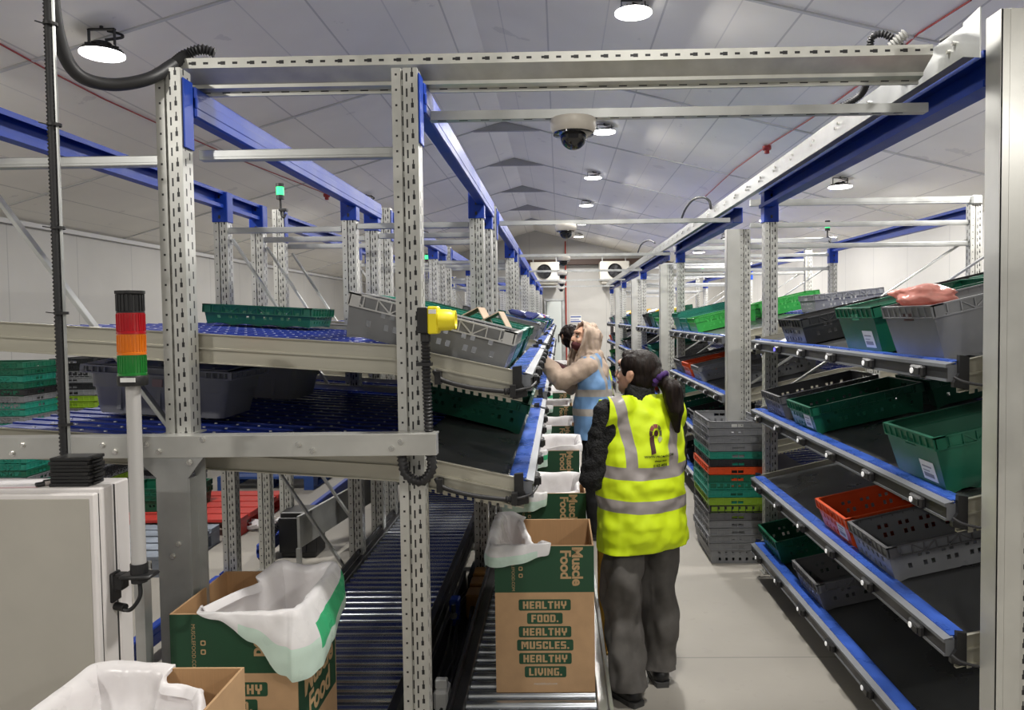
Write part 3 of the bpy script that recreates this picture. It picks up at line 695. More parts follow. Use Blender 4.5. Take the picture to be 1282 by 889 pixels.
# ------------------------------------------------------------------ cardboard boxes with plastic liners
BW, BD, BH = .39, .385, .585
def rounded(w, h, r, n=4):
    out = []
    for cx, cy, a0 in ((w/2-r, h/2-r, 0), (-w/2+r, h/2-r, 90), (-w/2+r, -h/2+r, 180), (w/2-r, -h/2+r, 270)):
        for k in range(n+1): a = R(a0+90*k/n); out.append((cx+r*math.cos(a), cy+r*math.sin(a)))
    return out
FRONT = Matrix(((1, 0, 0, 0), (0, 0, -1, 0), (0, 1, 0, 0), (0, 0, 0, 1)))       # text plane facing -y
SIDE = Matrix(((0, 0, 1, 0), (1, 0, 0, 0), (0, 1, 0, 0), (0, 0, 0, 1)))         # text plane facing +x
RZ90 = Matrix.Rotation(R(-90), 4, 'Z')
def make_box():
    o = empty('cardboard_box'); t = .006; gz = BH-.185; gs = BH-.40
    b = MB(); hx, hy = BW/2, BD/2
    def panel(xa, xb, ya, yb, zg):
        b.box(xa, xb, ya, yb, 0, zg, 0); b.box(xa, xb, ya, yb, zg, BH-.0015, 1); b.box(xa, xb, ya, yb, BH-.0015, BH, 0)
    panel(-hx, hx, -hy, -hy+t, gz); panel(-hx, hx, hy-t, hy, gz); panel(-hx, -hx+t, -hy+t, hy-t, gs); panel(hx-t, hx, -hy+t, hy-t, gs)
    b.box(-hx+t, hx-t, -hy+t, hy-t, 0, t, 2)
    for xa, xb, ya, yb in ((-hx+t, hx-t, -hy+t, -hy+t+.001), (-hx+t, hx-t, hy-t-.001, hy-t), (-hx+t, -hx+t+.001, -hy+t, hy-t), (hx-t-.001, hx-t, -hy+t, hy-t)): b.box(xa, xb, ya, yb, t, BH-.0005, 2)
    b.box(-hx+.01, hx-.01, -hy-.0006, -hy, .0, .0012, 2)
    b.build('carton', [KRAFT, BOXG, KRAFTIN], o)
    e = .0006
    lettering('logo_lettering', 'Muscle', .058, INK, T(.128, -hy-e, BH-.082) @ FRONT @ RZ90, o, .03, 'CENTER', .95)
    lettering('logo_lettering', 'Food', .058, INK, T(.082, -hy-e, BH-.075) @ FRONT @ RZ90, o, .03, 'CENTER', .95)
    lettering('web_lettering', 'MUSCLEFOOD.COM', .0165, INK, T(-.123, -hy-e, BH-.105) @ FRONT @ RZ90, o, .0, 'CENTER', 1)
    b = MB()
    for z0 in (.0, .028):
        b.prism(rounded(.016, .016, .004), T(-.093, -hy-.0001, BH-.09-z0) @ FRONT, .0006, 0)
        b.prism(rounded(.009, .009, .003), T(-.093, -hy-.0007, BH-.09-z0) @ FRONT, .0003, 1)
    b.build('social_icons', [INK, BOXG], o)
    for k, (tx, w) in enumerate((('HEALTHY', .205), ('FOOD.', .14), ('HEALTHY', .207), ('MUSCLES.', .222), ('HEALTHY', .207), ('LIVING.', .164))):
        z = BH-.235-k*.0535
        b = MB(); b.prism(rounded(w, .044, .007), T(0, -hy-.0001, z) @ FRONT, .0006); b.build('printed_panel', BOXG, o)
        block_letters('slogan_lettering', tx, w-.034, INK, T(0, -hy-.0008, z) @ FRONT, o)
    lettering('web_lettering', 'musclefood.com', .014, mat('white lettering', (.6, .57, .52), .7) if 'white lettering' not in bpy.data.materials else bpy.data.materials['white lettering'], T(0, -hy-.0012, .035) @ FRONT, o, .0)
    lettering('side_lettering', 'Muscle\nFood', .11, INK, T(hx+e, .01, BH-.30) @ SIDE, o, .03, 'CENTER', .95, .8)
    b = MB(); b.prism(rounded(.20, .05, .008), T(hx+.0001, -.03, .10) @ SIDE, .0006); b.build('printed_panel', BOXG, o)
    block_letters('slogan_lettering', 'HEALTHY', .17, INK, T(hx+.0008, -.03, .10) @ SIDE, o)
    return o
BX = make_box(); nbx = 0
def box(x0, y0, label):
    global nbx
    o = BX if nbx == 0 else copy_tree(BX); nbx += 1
    o.location = (x0+BW/2, y0+BD/2, ZR); return tag(o, label, 'box', 'printed cardboard boxes on the conveyors')
def plastic(name, col, f=.35):
    m = mat(name, col, .28, 0, var=.05, vscale=10); t = m.node_tree; p = t.nodes['Principled BSDF']
    tl = t.nodes.new('ShaderNodeBsdfTranslucent'); tl.inputs[0].default_value = (*col, 1)
    mx = t.nodes.new('ShaderNodeMixShader'); mx.inputs[0].default_value = f
    t.links.new(p.outputs[0], mx.inputs[1]); t.links.new(tl.outputs[0], mx.inputs[2]); t.links.new(mx.outputs[0], t.nodes['Material Output'].inputs[0]); return m
BAG = plastic('white liner film', (.93, .91, .92), .25); HEM = plastic('green liner hem', (.08, .62, .28)); MINT = plastic('mint tinted liner film', (.72, .90, .80), .25)
from mathutils import noise
def liner(x0, y0, ring, label, seed=0, depth=.30, hem=(.72, .9), hemside=None):
    """ring: (fx, fy, drop, puff, lift): place on the rim as shares of the box, hang over the outside (negative: ends inside), bulge, height above the rim"""
    n = len(ring); N = 120; rows = 22; zt = ZR+BH
    K = []
    for i in range(N):
        q = i/N*n; a = int(q) % n; f = q-int(q); A, B = ring[a], ring[(a+1) % n]; g = f*f*(3-2*f)
        K.append([A[0]+(B[0]-A[0])*f, A[1]+(B[1]-A[1])*f]+[A[k]+(B[k]-A[k])*g for k in (2, 3, 4)])
    b = MB(); vs = []; cx, cy = x0+BW/2, y0+BD/2
    for i, (fx, fy, dr, pf, lf) in enumerate(K):
        x, y = x0+fx*BW, y0+fy*BD
        p0, p1 = K[i-1], K[(i+1) % N]; tx, ty = (p1[0]-p0[0])*BW, (p1[1]-p0[1])*BD; L = math.hypot(tx, ty) or 1; nx, ny = ty/L, -tx/L
        for r in range(rows):
            v = r/(rows-1)
            if v < .45:
                w = v/.45; off = -.014-.09*(1-w)**1.5; z = zt-depth*(1-w)+lf*w
                if dr < 0: z = zt+dr-(depth+dr)*(1-w)
            elif dr >= 0:
                w = (v-.45)/.55
                if w < .12: off = -.014+.026*w/.12; z = zt+lf+.008*math.sin(math.pi*w/.12*.5)
                else:
                    w2 = (w-.12)/.88; off = .012+pf*math.sin(w2*math.pi*.62); z = zt+lf+.008-(dr+lf)*w2
            else: w = (v-.45)/.55; off = -.014-.03*w; z = zt+dr-.012*w+.02*math.sin(3*w)
            q = Vector((x*9, y*9, z*9+seed*7)); k = .016 if v < .45 else .009
            ns = noise.noise(q)+.6*noise.noise(q*2.7); cr_ = abs(noise.noise(Vector((i*.17, r*.05, seed))))
            o2 = off-abs(ns)*k*(1 if off < 0 else -.8)-(.006*cr_ if off < 0 else -.005*cr_)
            vs.append((x+nx*o2, y+ny*o2, z+ns*.006*(1 if r > 1 else 0)))
    fs = []; ms = []
    for i in range(N):
        for r in range(rows-1):
            fs.append((i*rows+r, ((i+1) % N)*rows+r, ((i+1) % N)*rows+r+1, i*rows+r+1))
            v = r/(rows-1); dd = K[i][2]
            ms.append(1 if (hemside and hemside(K[i][0], K[i][1]) and hem[0] < v < hem[1] and dd > .05) else (2 if v > .74 and dd > .05 else 0))
    b.v = vs; b.f = fs; b.m = ms
    o = b.build('box_liner', [BAG, HEM, MINT], None, 70)
    md = o.modifiers.new('sub', 'SUBSURF'); md.levels = md.render_levels = 1
    return tag(o, label, 'bag', 'plastic liners in the boxes')
box(-1.205, 2.222, 'cardboard box on the wall-side conveyor with a big bag slumped over its corner')
liner(-1.205, 2.222, [(.14, .06, -.004, 0, 0), (.4, 0, .015, .005, .004), (.68, 0, .085, .015, .004), (.93, -.01, .18, .03, .01), (1.0, .0, .20, .04, .012), (1.01, .14, .19, .05, .012), (1.01, .4, .16, .05, .018), (1.01, .75, .11, .045, .02), (1.0, .97, .06, .03, .03), (.75, 1.0, .01, .01, .012), (.52, .98, .01, .01, .03), (.36, .62, -.002, 0, 0)],
      'white bag with a bright green hem slumped over the corner of a box', 1, .30, (.66, .84), lambda x, y: x > .9 and .1 < y)
lb = box(-1.215, 1.49, 'open plain-sided cardboard box in front of the grey cabinet')
for ch in list(lb.children):
    if ch.name.startswith(('carton',)): recolour(ch, KRAFT, 1)
    else: bpy.data.objects.remove(ch)
for k, (tx, w) in enumerate((('HEALTHY', .205), ('FOOD.', .14), ('HEALTHY', .207), ('MUSCLES.', .222), ('HEALTHY', .207), ('LIVING.', .164))):
    z = BH-.075-k*.0535; b = MB(); b.prism(rounded(w, .044, .007), T(BW/2+.0001, -.02, z) @ SIDE, .0006); b.build('printed_panel', BOXG, lb)
    block_letters('slogan_lettering', tx, w-.034, INK, T(BW/2+.0008, -.02, z) @ SIDE, lb)
liner(-1.215, 1.49, [(0, 0, .1, .01, .004), (.5, 0, .1, .01, .004), (1, 0, .05, .01, .004), (.98, .3, -.03, 0, 0), (.97, .62, -.05, 0, 0), (.84, .90, -.04, 0, 0), (.55, .965, -.028, 0, 0), (.47, .985, .1, .008, .006), (.2, 1, .1, .01, .006), (0, 1, .12, .01, .006), (0, .5, .1, .01, .004)],
      'white liner in the plain-sided box, folded over its back rim', 2, .22)
box(-.265, 2.878, 'box with a printed slogan at the front of the walkway conveyor')
liner(-.265, 2.878, [(.0, .0, .085, .02, .004), (.25, 0, .07, .02, .004), (.5, 0, .045, .01, .003), (.56, .04, -.002, 0, 0), (.45, .4, -.06, 0, 0), (.38, .75, -.05, 0, 0), (.28, .97, -.0, 0, .004), (.1, 1, .01, .01, .03), (0, .97, .05, .02, .03), (-.01, .5, .10, .03, .05), (-.01, .2, .12, .03, .02)],
      'pale liner with a mint hem over the front corner of the slogan box', 3, .26)
RB = [3.745, 4.95, 6.08, 7.45, 8.75, 10.4, 12.2, 14.0]
WORDS = ['just behind the slogan box', 'third back from the front', 'fourth back from the front', 'fifth back from the front', 'sixth back from the front', 'seventh back from the front', 'eighth back from the front', 'ninth back, farthest along']
for k, y in enumerate(RB):
    box(-.265, y, 'cardboard box on the walkway conveyor, %s' % WORDS[k])
    ring = [[(0, 0, .10, .03, .004), (.3, 0, .09, .02, .004), (.44, 0, .07, .01, .003), (.5, .05, -.03, 0, 0), (.75, .05, -.02, 0, 0), (.97, .1, -.01, 0, 0), (.98, .5, .0, 0, .05), (.9, .9, .01, 0, .03), (.5, 1, .01, 0, .02), (.1, 1, .02, .01, .03), (0, .6, .1, .03, .02)],
            [(0, 0, .12, .02, .004), (.25, 0, .12, .02, .004), (.4, 0, .11, .01, .004), (.43, .04, -.0, 0, .01), (.8, .04, .0, 0, .03), (1, .1, .02, .01, .03), (1, .9, .02, .01, .05), (.6, 1, .02, .01, .05), (.2, 1, .02, .01, .04), (0, .7, .1, .03, .03)]][0 if k in (0, 2, 3, 6) else 1]
    liner(-.265, y, ring, 'white liner in the box %s' % WORDS[k], 5+k, .24, (.62, .8), (lambda x, yy: yy < .02 and x < .42) if k in (1, 4) else None)

# ------------------------------------------------------------------ front frame: cross beam, legs, cabinet, beacon tower
g = rk[0]; inv = Matrix.Translation((1.3, -LEFT0, 0))
def hg(o): o.parent = g; o.matrix_parent_inverse = inv; return o
b = MB(); b.box(-2.6, -.405, 2.395, 2.402, 1.305, 1.376, 0, .001); b.box(-2.6, -.405, 2.402, 2.455, 1.370, 1.376); b.box(-2.6, -.405, 2.402, 2.44, 1.305, 1.309); b.box(-.412, -.405, 2.40, 2.44, 1.31, 1.374)
hg(b.build('cross_beam', GALB))
b = MB()
for p in ([(-1.40, 1.306), (-1.17, 1.306), (-1.225, 1.235), (-1.225, .005), (-1.325, .005), (-1.325, 1.235)],):
    b.prism([(x, z) for x, z in p], Matrix(((1, 0, 0, 0), (0, 0, 1, 2.398), (0, 1, 0, 0), (0, 0, 0, 1))), .006)
b.box(-1.225, -1.219, 2.40, 2.45, .005, 1.235); b.box(-1.331, -1.325, 2.40, 2.45, .005, 1.235); b.box(-1.225, -1.19, 2.448, 2.452, .005, 1.3); b.box(-1.36, -1.19, 2.38, 2.47, 0, .006)
hg(b.build('support_leg', GAL))
for x, z in ((-1.765, 1.352), (-1.80, 1.325), (-1.355, 1.35), (-1.315, 1.327), (-1.17, 1.365), (-1.50, 1.35), (-1.46, 1.328), (-.855, 1.345), (-.81, 1.325), (-.52, 1.35), (-.55, 1.33), (-1.28, .98), (-1.26, 1.02), (-1.215, 1.29), (-1.38, 1.29)):
    b = MB(); b.tube([(x, 2.397, z), (x, 2.386, z)], .007, 8); b.tube([(x, 2.396, z), (x, 2.392, z)], .010, 10); hg(b.build('bolt', CHROME))
b = MB(); b.hose([(-.43, 2.425, 1.31), (-.425, 2.42, 1.255), (-.46, 2.42, 1.215), (-.51, 2.42, 1.24), (-.525, 2.43, 1.30)], .016, .014, 10); hg(b.build('conduit_loop', RUBBER, None, 70))
# conduits on the near end plates
for j, zf in enumerate((1.555, 1.185)):
    Z = left_z[(0, j)]
    b = MB(); pt = [(-.43, 2.525, Z(.33)-.03), (-.40, 2.515, Z(.30)-.055), (-.30, 2.512, Z(.20)-.06), (-.19, 2.512, Z(.09)-.05), (-.16, 2.512, Z(.06)-.042), (-.125, 2.52, Z(.03)-.03), (-.10, 2.56, Z(.0)-.02), (-.085, 2.62, Z(.0)-.01)]
    b.tube(spline(pt[:4]), .0085, 8); b.hose(pt[3:5], .0115, .01, 8); b.tube(spline(pt[4:]), .005, 8)
    b.box(-.425, -.405, 2.505, 2.55, Z(.30)-.07, Z(.30)-.025, 1); b.box(-.17, -.15, 2.5, 2.55, Z(.05)-.06, Z(.05)-.02, 1)
    hg(b.build('end_plate_cable', [RUBBER, BLACK], None, 60))
for j in range(4):
    Z = right_z[(0, j)]
    b = MB(); b.tube(spline([(1.275, 2.42, RSZ[j]-.04), (1.30, 2.40, RSZ[j]-.055), (1.37, 2.385, RSZ[j]-.065), (1.45, 2.38, RSZ[j]-.055)]), .005, 8)
    o = b.build('end_plate_cable', RUBBER, None, 60); o.parent = rk[6]; o.matrix_parent_inverse = Matrix.Translation((-2.2, -2.35, 0))
# cabinet
DOOR = mat('grey cabinet door', (.43, .41, .365), .45, 0, var=.03); CABW = mat('off-white cabinet steel', (.74, .71, .70), .45, 0, var=.03)
cb = empty('control_cabinet', (-1.66, 2.1, 0), label='grey-fronted electrical control cabinet with paper and a black stack on top', cat='cabinet')
inv2 = Matrix.Translation((1.66, -2.1, 0))
def hc(o): o.parent = cb; o.matrix_parent_inverse = inv2; return o
b = MB(); b.box(-2.05, -1.297, 2.052, 2.115, .30, 1.285, 0, .004); b.box(-2.045, -1.301, 2.115, 2.126, .305, 1.28, 1); b.box(-2.05, -1.297, 2.126, 2.19, .30, 1.285, 0, .004)
hc(b.build('cabinet_body', [CABW, RAILD]))
b = MB(); b.box(-2.05, -1.298, 2.024, 2.046, .31, 1.275, 0, .004); b.box(-2.04, -1.312, 2.0215, 2.024, .322, 1.262, 1, .001); b.box(-2.045, -1.302, 2.046, 2.052, .315, 1.27, 2); hc(b.build('cabinet_door', [CABW, DOOR, RAILD]))
for x in (-2.0, -1.345):
    b = MB(); b.box(x-.03, x+.03, 2.06, 2.16, 0, .30, 0, .003); hc(b.build('leg', GAL))
b = MB(); b.box(-1.292, -1.262, 2.19, 2.23, 0, 1.02); hc(b.build('rear_strut', GAL))
# beacon tower
bt = empty('signal_tower', (-1.222, 2.1, 1.03), label='signal tower with red, amber and green lenses on a grey pole', cat='beacon')
def hb(b, name, m, sm=40): return b.build(name, m, bt, sm)
b = MB(); b.lathe([(0, 0), (.0195, 0), (.0195, .545), (0, .545)], 20); hb(b, 'pole', mat('grey painted pole', (.52, .51, .50), .4, .2))
def lens(col, e): return mat('lens %s' % (col,), col, .18, 0, coat=.6, emit=col, estr=e)
for nm, z0, z1, m in (('red_lens', .615, .675, lens((.36, .005, .010), .04)), ('amber_lens', .556, .615, lens((.62, .15, .006), .05)), ('green_lens', .497, .556, lens((.01, .16, .022), .08))):
    b = MB(); z0 += .072; z1 += .072
    pr = [(.001, z0), (.0385, z0), (.0385, z0+.006), (.036, z0+.008)]
    pr += [(.036, z1-.004), (.037, z1-.002), (.037, z1), (.001, z1)]
    b.lathe(pr, 28)
    for k in range(28): a = 2*math.pi*k/28; b.bar((.0362*math.cos(a), .0362*math.sin(a), z0+.008), (.0362*math.cos(a), .0362*math.sin(a), z1-.003), .002, .002)
    hb(b, nm, m)
b = MB(); b.lathe([(0, .54), (.0385, .54), (.040, .548), (.040, .566), (.037, .570), (0, .570)], 28); b.box(-.012, .03, -.0412, -.039, .552, .564, 1); hb(b, 'lamp_base', [BLACK, PAPER])
b = MB(); b.lathe([(0, .746), (.0365, .746), (.0365, .750), (.034, .752), (.034, .798), (.039, .802), (.039, .810), (0, .812)], 28)
for k in range(20): a = 2*math.pi*k/20; b.bar((.0345*math.cos(a), .0345*math.sin(a), .752), (.0345*math.cos(a), .0345*math.sin(a), .799), .004, .004)
hb(b, 'black_cap', BLACK)
b = MB(); b.lathe([(0, -.03), (.022, -.03), (.024, 0), (.024, .025), (0, .025)], 16); b.box(-.045, .045, -.03, .03, -.016, -.004, 0, .004); b.box(-.077, -.04, -.018, .018, -.05, -.004, 0, .004); b.box(-.077, -.066, -.022, .022, -.085, 0, 0, .003)
b.tube(spline([(.0, 0, -.03), (.005, -.01, -.07), (-.02, -.015, -.105), (-.05, -.01, -.105), (-.07, 0, -.10)]), .006, 8); b.tube([(-.072, 0, -.10), (-.04, -.008, -.103)], .012, 10)
hb(b, 'wall_bracket', BLACK)
# paper, pens and the black slabs on the cabinet
b = MB(); b.box(-.14, .14, -.05, .05, 0, .002, 0); b.box(-.142, .142, -.052, .052, -.003, 0, 1)
o = b.build('paper_pad', [mat('white sheet', (.82, .80, .82), .7), mat('pink card', (.62, .46, .48), .7)], None, None, (-1.63, 2.105, 1.2885), 0, (0, 0, R(4))); tag(o, 'white paper pad lying on top of the grey cabinet', 'paper')
for k, (x, y) in enumerate(((-1.468, 2.09), (-1.470, 2.125))):
    b = MB(); b.tube([(0, -.032, 0), (0, .022, 0)], .0065, 10); b.tube([(0, .022, 0), (0, .034, 0)], .004, 8, 1); b.tube([(0, -.034, 0), (0, -.012, 0)], .0069, 10, 1)
    o = b.build('marker_pen', [mat('pen barrel', (.45, .40, .38), .4) if k == 0 else bpy.data.materials['pen barrel'], BLACK], None, 40, (x, y, 1.2925), 0, (0, 0, R(-40))); tag(o, 'short marker pen on the cabinet beside the black stack, %s one' % ('front' if k == 0 else 'rear'), 'pen', 'marker pens on the cabinet')
b = MB(); b.box(-.0565, .0565, -.038, .038, 0, .0095, 0, .0015); b.box(-.05, .05, -.0385, .0385, .0035, .006, 0); b.box(.0565, .063, -.02, .02, .002, .008, 0, .001); b.box(-.045, .045, -.028, .028, .0094, .0102, 1)
me = b.mesh('black_slab', [BLACK, mat('dark grey facing', (.06, .06, .06), .3)])
for k in range(8):
    o = bpy.data.objects.new('black_slab', me); COL.objects.link(o); o.location = (-1.397+.002*((k*7) % 3-1), 2.108+.002*((k*5) % 3-1), 1.2855+k*.0103)
    tag(o, 'thin black plastic slab in the stack on the cabinet, %s from its bottom' % ORD[k], 'slab', 'black slabs stacked on the cabinet')
# conduit drop with its steel rod
cd = empty('conduit_drop', (-1.44, 2.17, 1.3), label='black corrugated conduit dropping from the ceiling beside the cabinet, tied to a steel rod', cat='conduit'); inv3 = Matrix.Translation((1.44, -2.17, -1.3))
def hd(o): o.parent = cd; o.matrix_parent_inverse = inv3; return o
xb_ = at(81, 560, Y=2.17).x
b = MB(); b.hose([(xb_-.001, 2.17, 1.29), (xb_-.002, 2.17, 2.0), (xb_, 2.17, 2.7), (xb_+.01, 2.17, ceil_z(xb_)-.0)], .0125, .0115, 8); hd(b.build('corrugated_conduit', RUBBER, None, 80))
b = MB(); b.box(xb_+.013, xb_+.018, 2.165, 2.172, 1.29, ceil_z(xb_)); hd(b.build('steel_rod', GAL))
for z in (1.45, 1.78, 2.03, 2.33, 2.62):
    b = MB(); b.lathe([(.0165, -.004), (.0195, -.004), (.0195, .004), (.0165, .004), (.0165, -.004)], 14, T(xb_+.005, 2.17, z)); b.bar((xb_-.01, 2.165, z), (xb_-.028, 2.15, z+.003), .004, .003); hd(b.build('cable_tie', BLACK))
pts = [at(64, -60, Y=2.2), at(66, 5, Y=2.22), at(78, 62, Y=2.26), at(100, 95, Y=2.30), at(140, 106, Y=2.36), at(185, 99, Y=2.42), at(215, 82, Y=2.50), at(232, 69, Y=2.56), at(252, 62, Y=2.58), at(270, 67, Y=2.60)]
b = MB(); P = spline(pts); k = int(len(P)*.68); b.tube(P[:k+1], .020, 12); b.hose(P[k:], .016, .011, 10, 0, .2)
o = b.build('cable_hose', RUBBER, None, 60); tag(o, 'thick black hose looping from the ceiling onto the overhead beam', 'hose')

# ------------------------------------------------------------------ yellow sensor on the front post
ys = empty('barcode_sensor', (-.44, 2.44, 1.75), label='yellow and black optical sensor fixed to the front post beside the grey crate', cat='sensor')
YEL = mat('yellow sensor housing', (.86, .72, .02), .4)
b = MB(); b.box(-.022, .012, -.035, .03, -.047, .037, 0, .003); b.build('sensor_back', BLACK, ys)
b = MB(); b.box(.012, .045, -.035, .03, -.05, .040, 0, .004); b.build('sensor_body', YEL, ys)
b = MB(); b.lathe([(0, 0), (.036, 0), (.034, .040), (.031, .044), (.031, .056), (.026, .056), (.024, .05), (0, .05)], 20, T(.045, -.002, -.005) @ Matrix.Rotation(R(90), 4, 'Y')); b.build('lens_snout', YEL, ys, 40)
b = MB(); b.box(.016, .041, -.0362, -.035, .016, .030); b.build('sensor_label', WHITE, ys)
b = MB(); b.hose([(.0, -.005, -.05), (.0, -.005, -.16), (.002, .0, -.3), (.004, .0, -.36), (.004, .0, -.43)], .0145, .012, 8); b.lathe([(0, -.075), (.017, -.075), (.017, -.047), (0, -.047)], 12, T(0, -.005, 0)); b.box(-.03, .02, -.022, .01, -.155, -.143); b.build('sensor_conduit', RUBBER, ys, 70)

# ------------------------------------------------------------------ overhead beams, tie bars, dome cameras, trunking
PB = perforated('punched beam steel', (.58, .58, .54), .42, .65, [(.018, .004, .05, .35, 0), (.018, .006, .1, .16, .4), (.21, .004, .07, .4, 0), (.155, .003, .07, .4, .3)])
b = MB(); Xo = Matrix(((0, 0, 1, -1.30), (-1, 0, 0, 2.62), (0, 1, 0, 2.545), (0, 0, 0, 1)))
# outline in (back->front, up)
pf = [(.08, .100), (.08, .066), (.014, .030), (.014, .018), (-.02, .012), (-.02, 0), (-.03, 0), (-.03, .1)]
n = len(pf); u = [0]
for i in range(n): u.append(u[-1]+(Vector(pf[(i+1) % n])-Vector(pf[i])).length)
b.profile(pf[::-1] if False else pf, Xo, 2.56)
o = b.build('overhead_beam', PB); tag(o, 'long punched steel beam across the top of the aisle joining both racks', 'beam')
b = MB(); b.lathe([(0, 0), (.079, 0), (.081, -.006), (.081, -.030), (.074, -.046), (.070, -.049), (0, -.049)], 32); DB = b.mesh('dome_base', mat('cream camera base', (.64, .60, .54), .4), 30)
b = MB(); b.lathe([(.0, -.049), (.0715, -.049), (.0715, -.055), (.05, -.06)]+[(.047*math.cos(a), -.06-.047*math.sin(a)) for a in [k*math.pi/2/9 for k in range(10)]], 32); DM = b.mesh('dome', mat('smoked dome', (.01, .01, .012), .06, 0, coat=.5), 30)
BARS = [2.65, 5.64, 8.62, 11.55, 14.5, 17.4]
for k, y in enumerate(BARS):
    b = MB(); b.box(-.455, 1.29, y-.02, y+.02, 2.447, 2.450); b.box(-.455, 1.29, y-.02, y-.017, 2.45, 2.478); b.box(-.455, 1.29, y+.017, y+.02, 2.45, 2.478); b.box(-.45, 1.285, y-.017, y+.017, 2.474, 2.478)
    for q in range(22): x = -.42+q*.076; b.box(x, x+.03, y-.012, y-.004, 2.4462, 2.4472, 1)
    o = b.build('overhead_tie_bar', [GAL, BLACK]); tag(o, 'slim steel bar across the aisle carrying a dome camera, %s along' % ORD[k], 'bar', 'slim bars across the aisle')
    r = empty('dome_camera', (.058, y, 2.446), label='dome security camera under the %s slim bar across the aisle' % ORD[k], cat='camera', group='dome cameras over the aisle')
    for nm, me in (('camera_base', DB), ('smoked_dome', DM)):
        q = bpy.data.objects.new(nm, me); COL.objects.link(q); q.parent = r
b = MB(); b.box(1.285, 1.289, 2.40, 20.2, 2.555, 2.650); b.box(1.289, 1.325, 2.40, 20.2, 2.555, 2.559); b.box(1.289, 1.30, 2.40, 20.2, 2.646, 2.650)
b.prism([(2.40, 2.66), (2.305, 2.672), (2.305, 2.52), (2.40, 2.555)], Matrix(((0, 0, 1, 1.283), (1, 0, 0, 0), (0, 1, 0, 0), (0, 0, 0, 1))), .004)
o = b.build('cable_trunking', GAL); tag(o, 'galvanised channel running along the top of the four-shelf racks', 'trunking')
for k in range(26):
    y = 2.45+k*.33
    for dy, z in ((0, 2.615), (.035, 2.60)):
        b2 = MB(); b2.tube([(1.286, y+dy, z), (1.276, y+dy, z)], .007, 8); q = b2.build('bolt', CHROME); q.parent = o
for k, (pp, lab, r_) in enumerate((
    ([at(1132, 60, Y=2.72), at(1110, 44, Y=2.74), at(1096, 44, Y=2.76), at(1090, 52, Y=2.78), at(1088, 90, Y=2.8), at(1078, 118, Y=2.9), at(1050, 135, Y=3.0)], 'black corrugated hose looping over the overhead beam near the covered post', .012),
    ([at(852, 278, X=1.28), at(858, 262, X=1.25), at(868, 250, X=1.25), at(880, 247, X=1.25), at(888, 252, X=1.27), at(890, 262, X=1.28)], 'black cable arching above the trunking at the second rack', .011),
    ([at(798, 318, X=1.28), at(803, 306, X=1.26), at(812, 301, X=1.26), at(820, 304, X=1.28)], 'black cable arching above the trunking at the third rack', .012))):
    b = MB()
    if k == 0: b.hose(pp, r_, .011, 8, 0, .2)
    else: b.tube(spline(pp), r_, 8)
    tag(b.build('cable_loop', RUBBER, None, 60), lab, 'cable')
b = MB(); b.hose([at(1115, 60, Y=2.7), at(1125, 50, Y=2.68), at(1136, 40, Y=2.66)], .018, .011, 10, 0, .2); tag(b.build('hose_end', mat('grey corrugated hose', (.25, .25, .24), .5), None, 70), 'short open end of grey corrugated hose standing on the overhead beam', 'hose')
b = MB(); b.tube(spline([at(1178, 52, Y=2.58), at(1188, 47, Y=2.56), at(1200, 48, Y=2.52), at(1214, 58, Y=2.47)]), .010, 8); tag(b.build('cable_loop', RUBBER, None, 60), 'black cable lying over the trunking beside the covered post', 'cable')
# red alarm cable under the ceiling
RED = mat('red alarm cable', (.30, .02, .02), .5)
for lab, P, bx in (('thin red alarm cable on the ceiling slope above the conveyor racks', [on_ceiling(*p) for p in ((0, 55), (60, 88), (130, 124), (205, 158), (300, 200), (409, 243), (440, 254))], 5),
                   ('thin red alarm cable on the ceiling slope above the four-shelf racks', [on_ceiling(*p) for p in ((1216, 0), (1150, 42), (1090, 96), (1040, 132), (1010, 152), (960, 183), (920, 212), (882, 247))], 5)):
    r = empty('alarm_cable', P[0], label=lab, cat='cable'); bx = P[bx]-P[0]
    b = MB(); b.tube([p-P[0] for p in P], .006, 6); b.build('red_cable', RED, r, 60)
    b = MB(); b.lathe([(0, 0), (.06, 0), (.06, -.04), (.05, -.055), (.035, -.06), (.035, -.10), (0, -.11)], 14, T(*bx) @ Matrix.Scale(.8, 4)); b.build('alarm_sounder', RED, r, 40)

# ------------------------------------------------------------------ far end of the hall
EV = mat('evaporator casing', (.66, .63, .55), .5)
for k, (x0, x1, fx, lab) in enumerate(((-.82, .02, -.41, 'white evaporator unit with a black round fan on the far wall, above the cold-room door'), (1.19, 2.03, 1.61, 'white evaporator unit with a black round fan on the far wall, over the four-shelf racks'))):
    r = empty('evaporator_unit', ((x0+x1)/2, 21.7, 2.76), label=lab, cat='cooling unit', group='evaporator units on the far wall')
    w = (x1-x0)/2; c = fx-(x0+x1)/2
    b = MB(); b.box(-w, w, -.35, .4, 0, .57, 0, .02); b.box(-w*.9, w*.9, -.30, .35, -.06, 0, 0, .01); b.build('casing', EV, r)
    b = MB(); b.lathe([(0, 0), (.17, 0), (.20, .03), (.205, .03), (.205, 0)], 28, T(c, -.352, .30) @ Matrix.Rotation(R(90), 4, 'X')); b.build('fan_cowl', BLACK, r, 40)
    b = MB()
    for q in range(5): a = q*2*math.pi/5; b.bar((c+.03*math.cos(a), -.362, .30+.03*math.sin(a)), (c+.16*math.cos(a), -.370, .30+.16*math.sin(a)), .08, .004, 0, 0, (.3, 1, 0))
    b.build('fan_blades', RAILD, r)
    b = MB(); b.bar((-w*.8, 0, .57), (-w*.8, 0, .72), .03, .03); b.bar((w*.8, 0, .57), (w*.8, 0, .72), .03, .03); b.build('hanger_bracket', GAL, r)
DR = mat('pale cold-room door', (.62, .66, .64), .45)
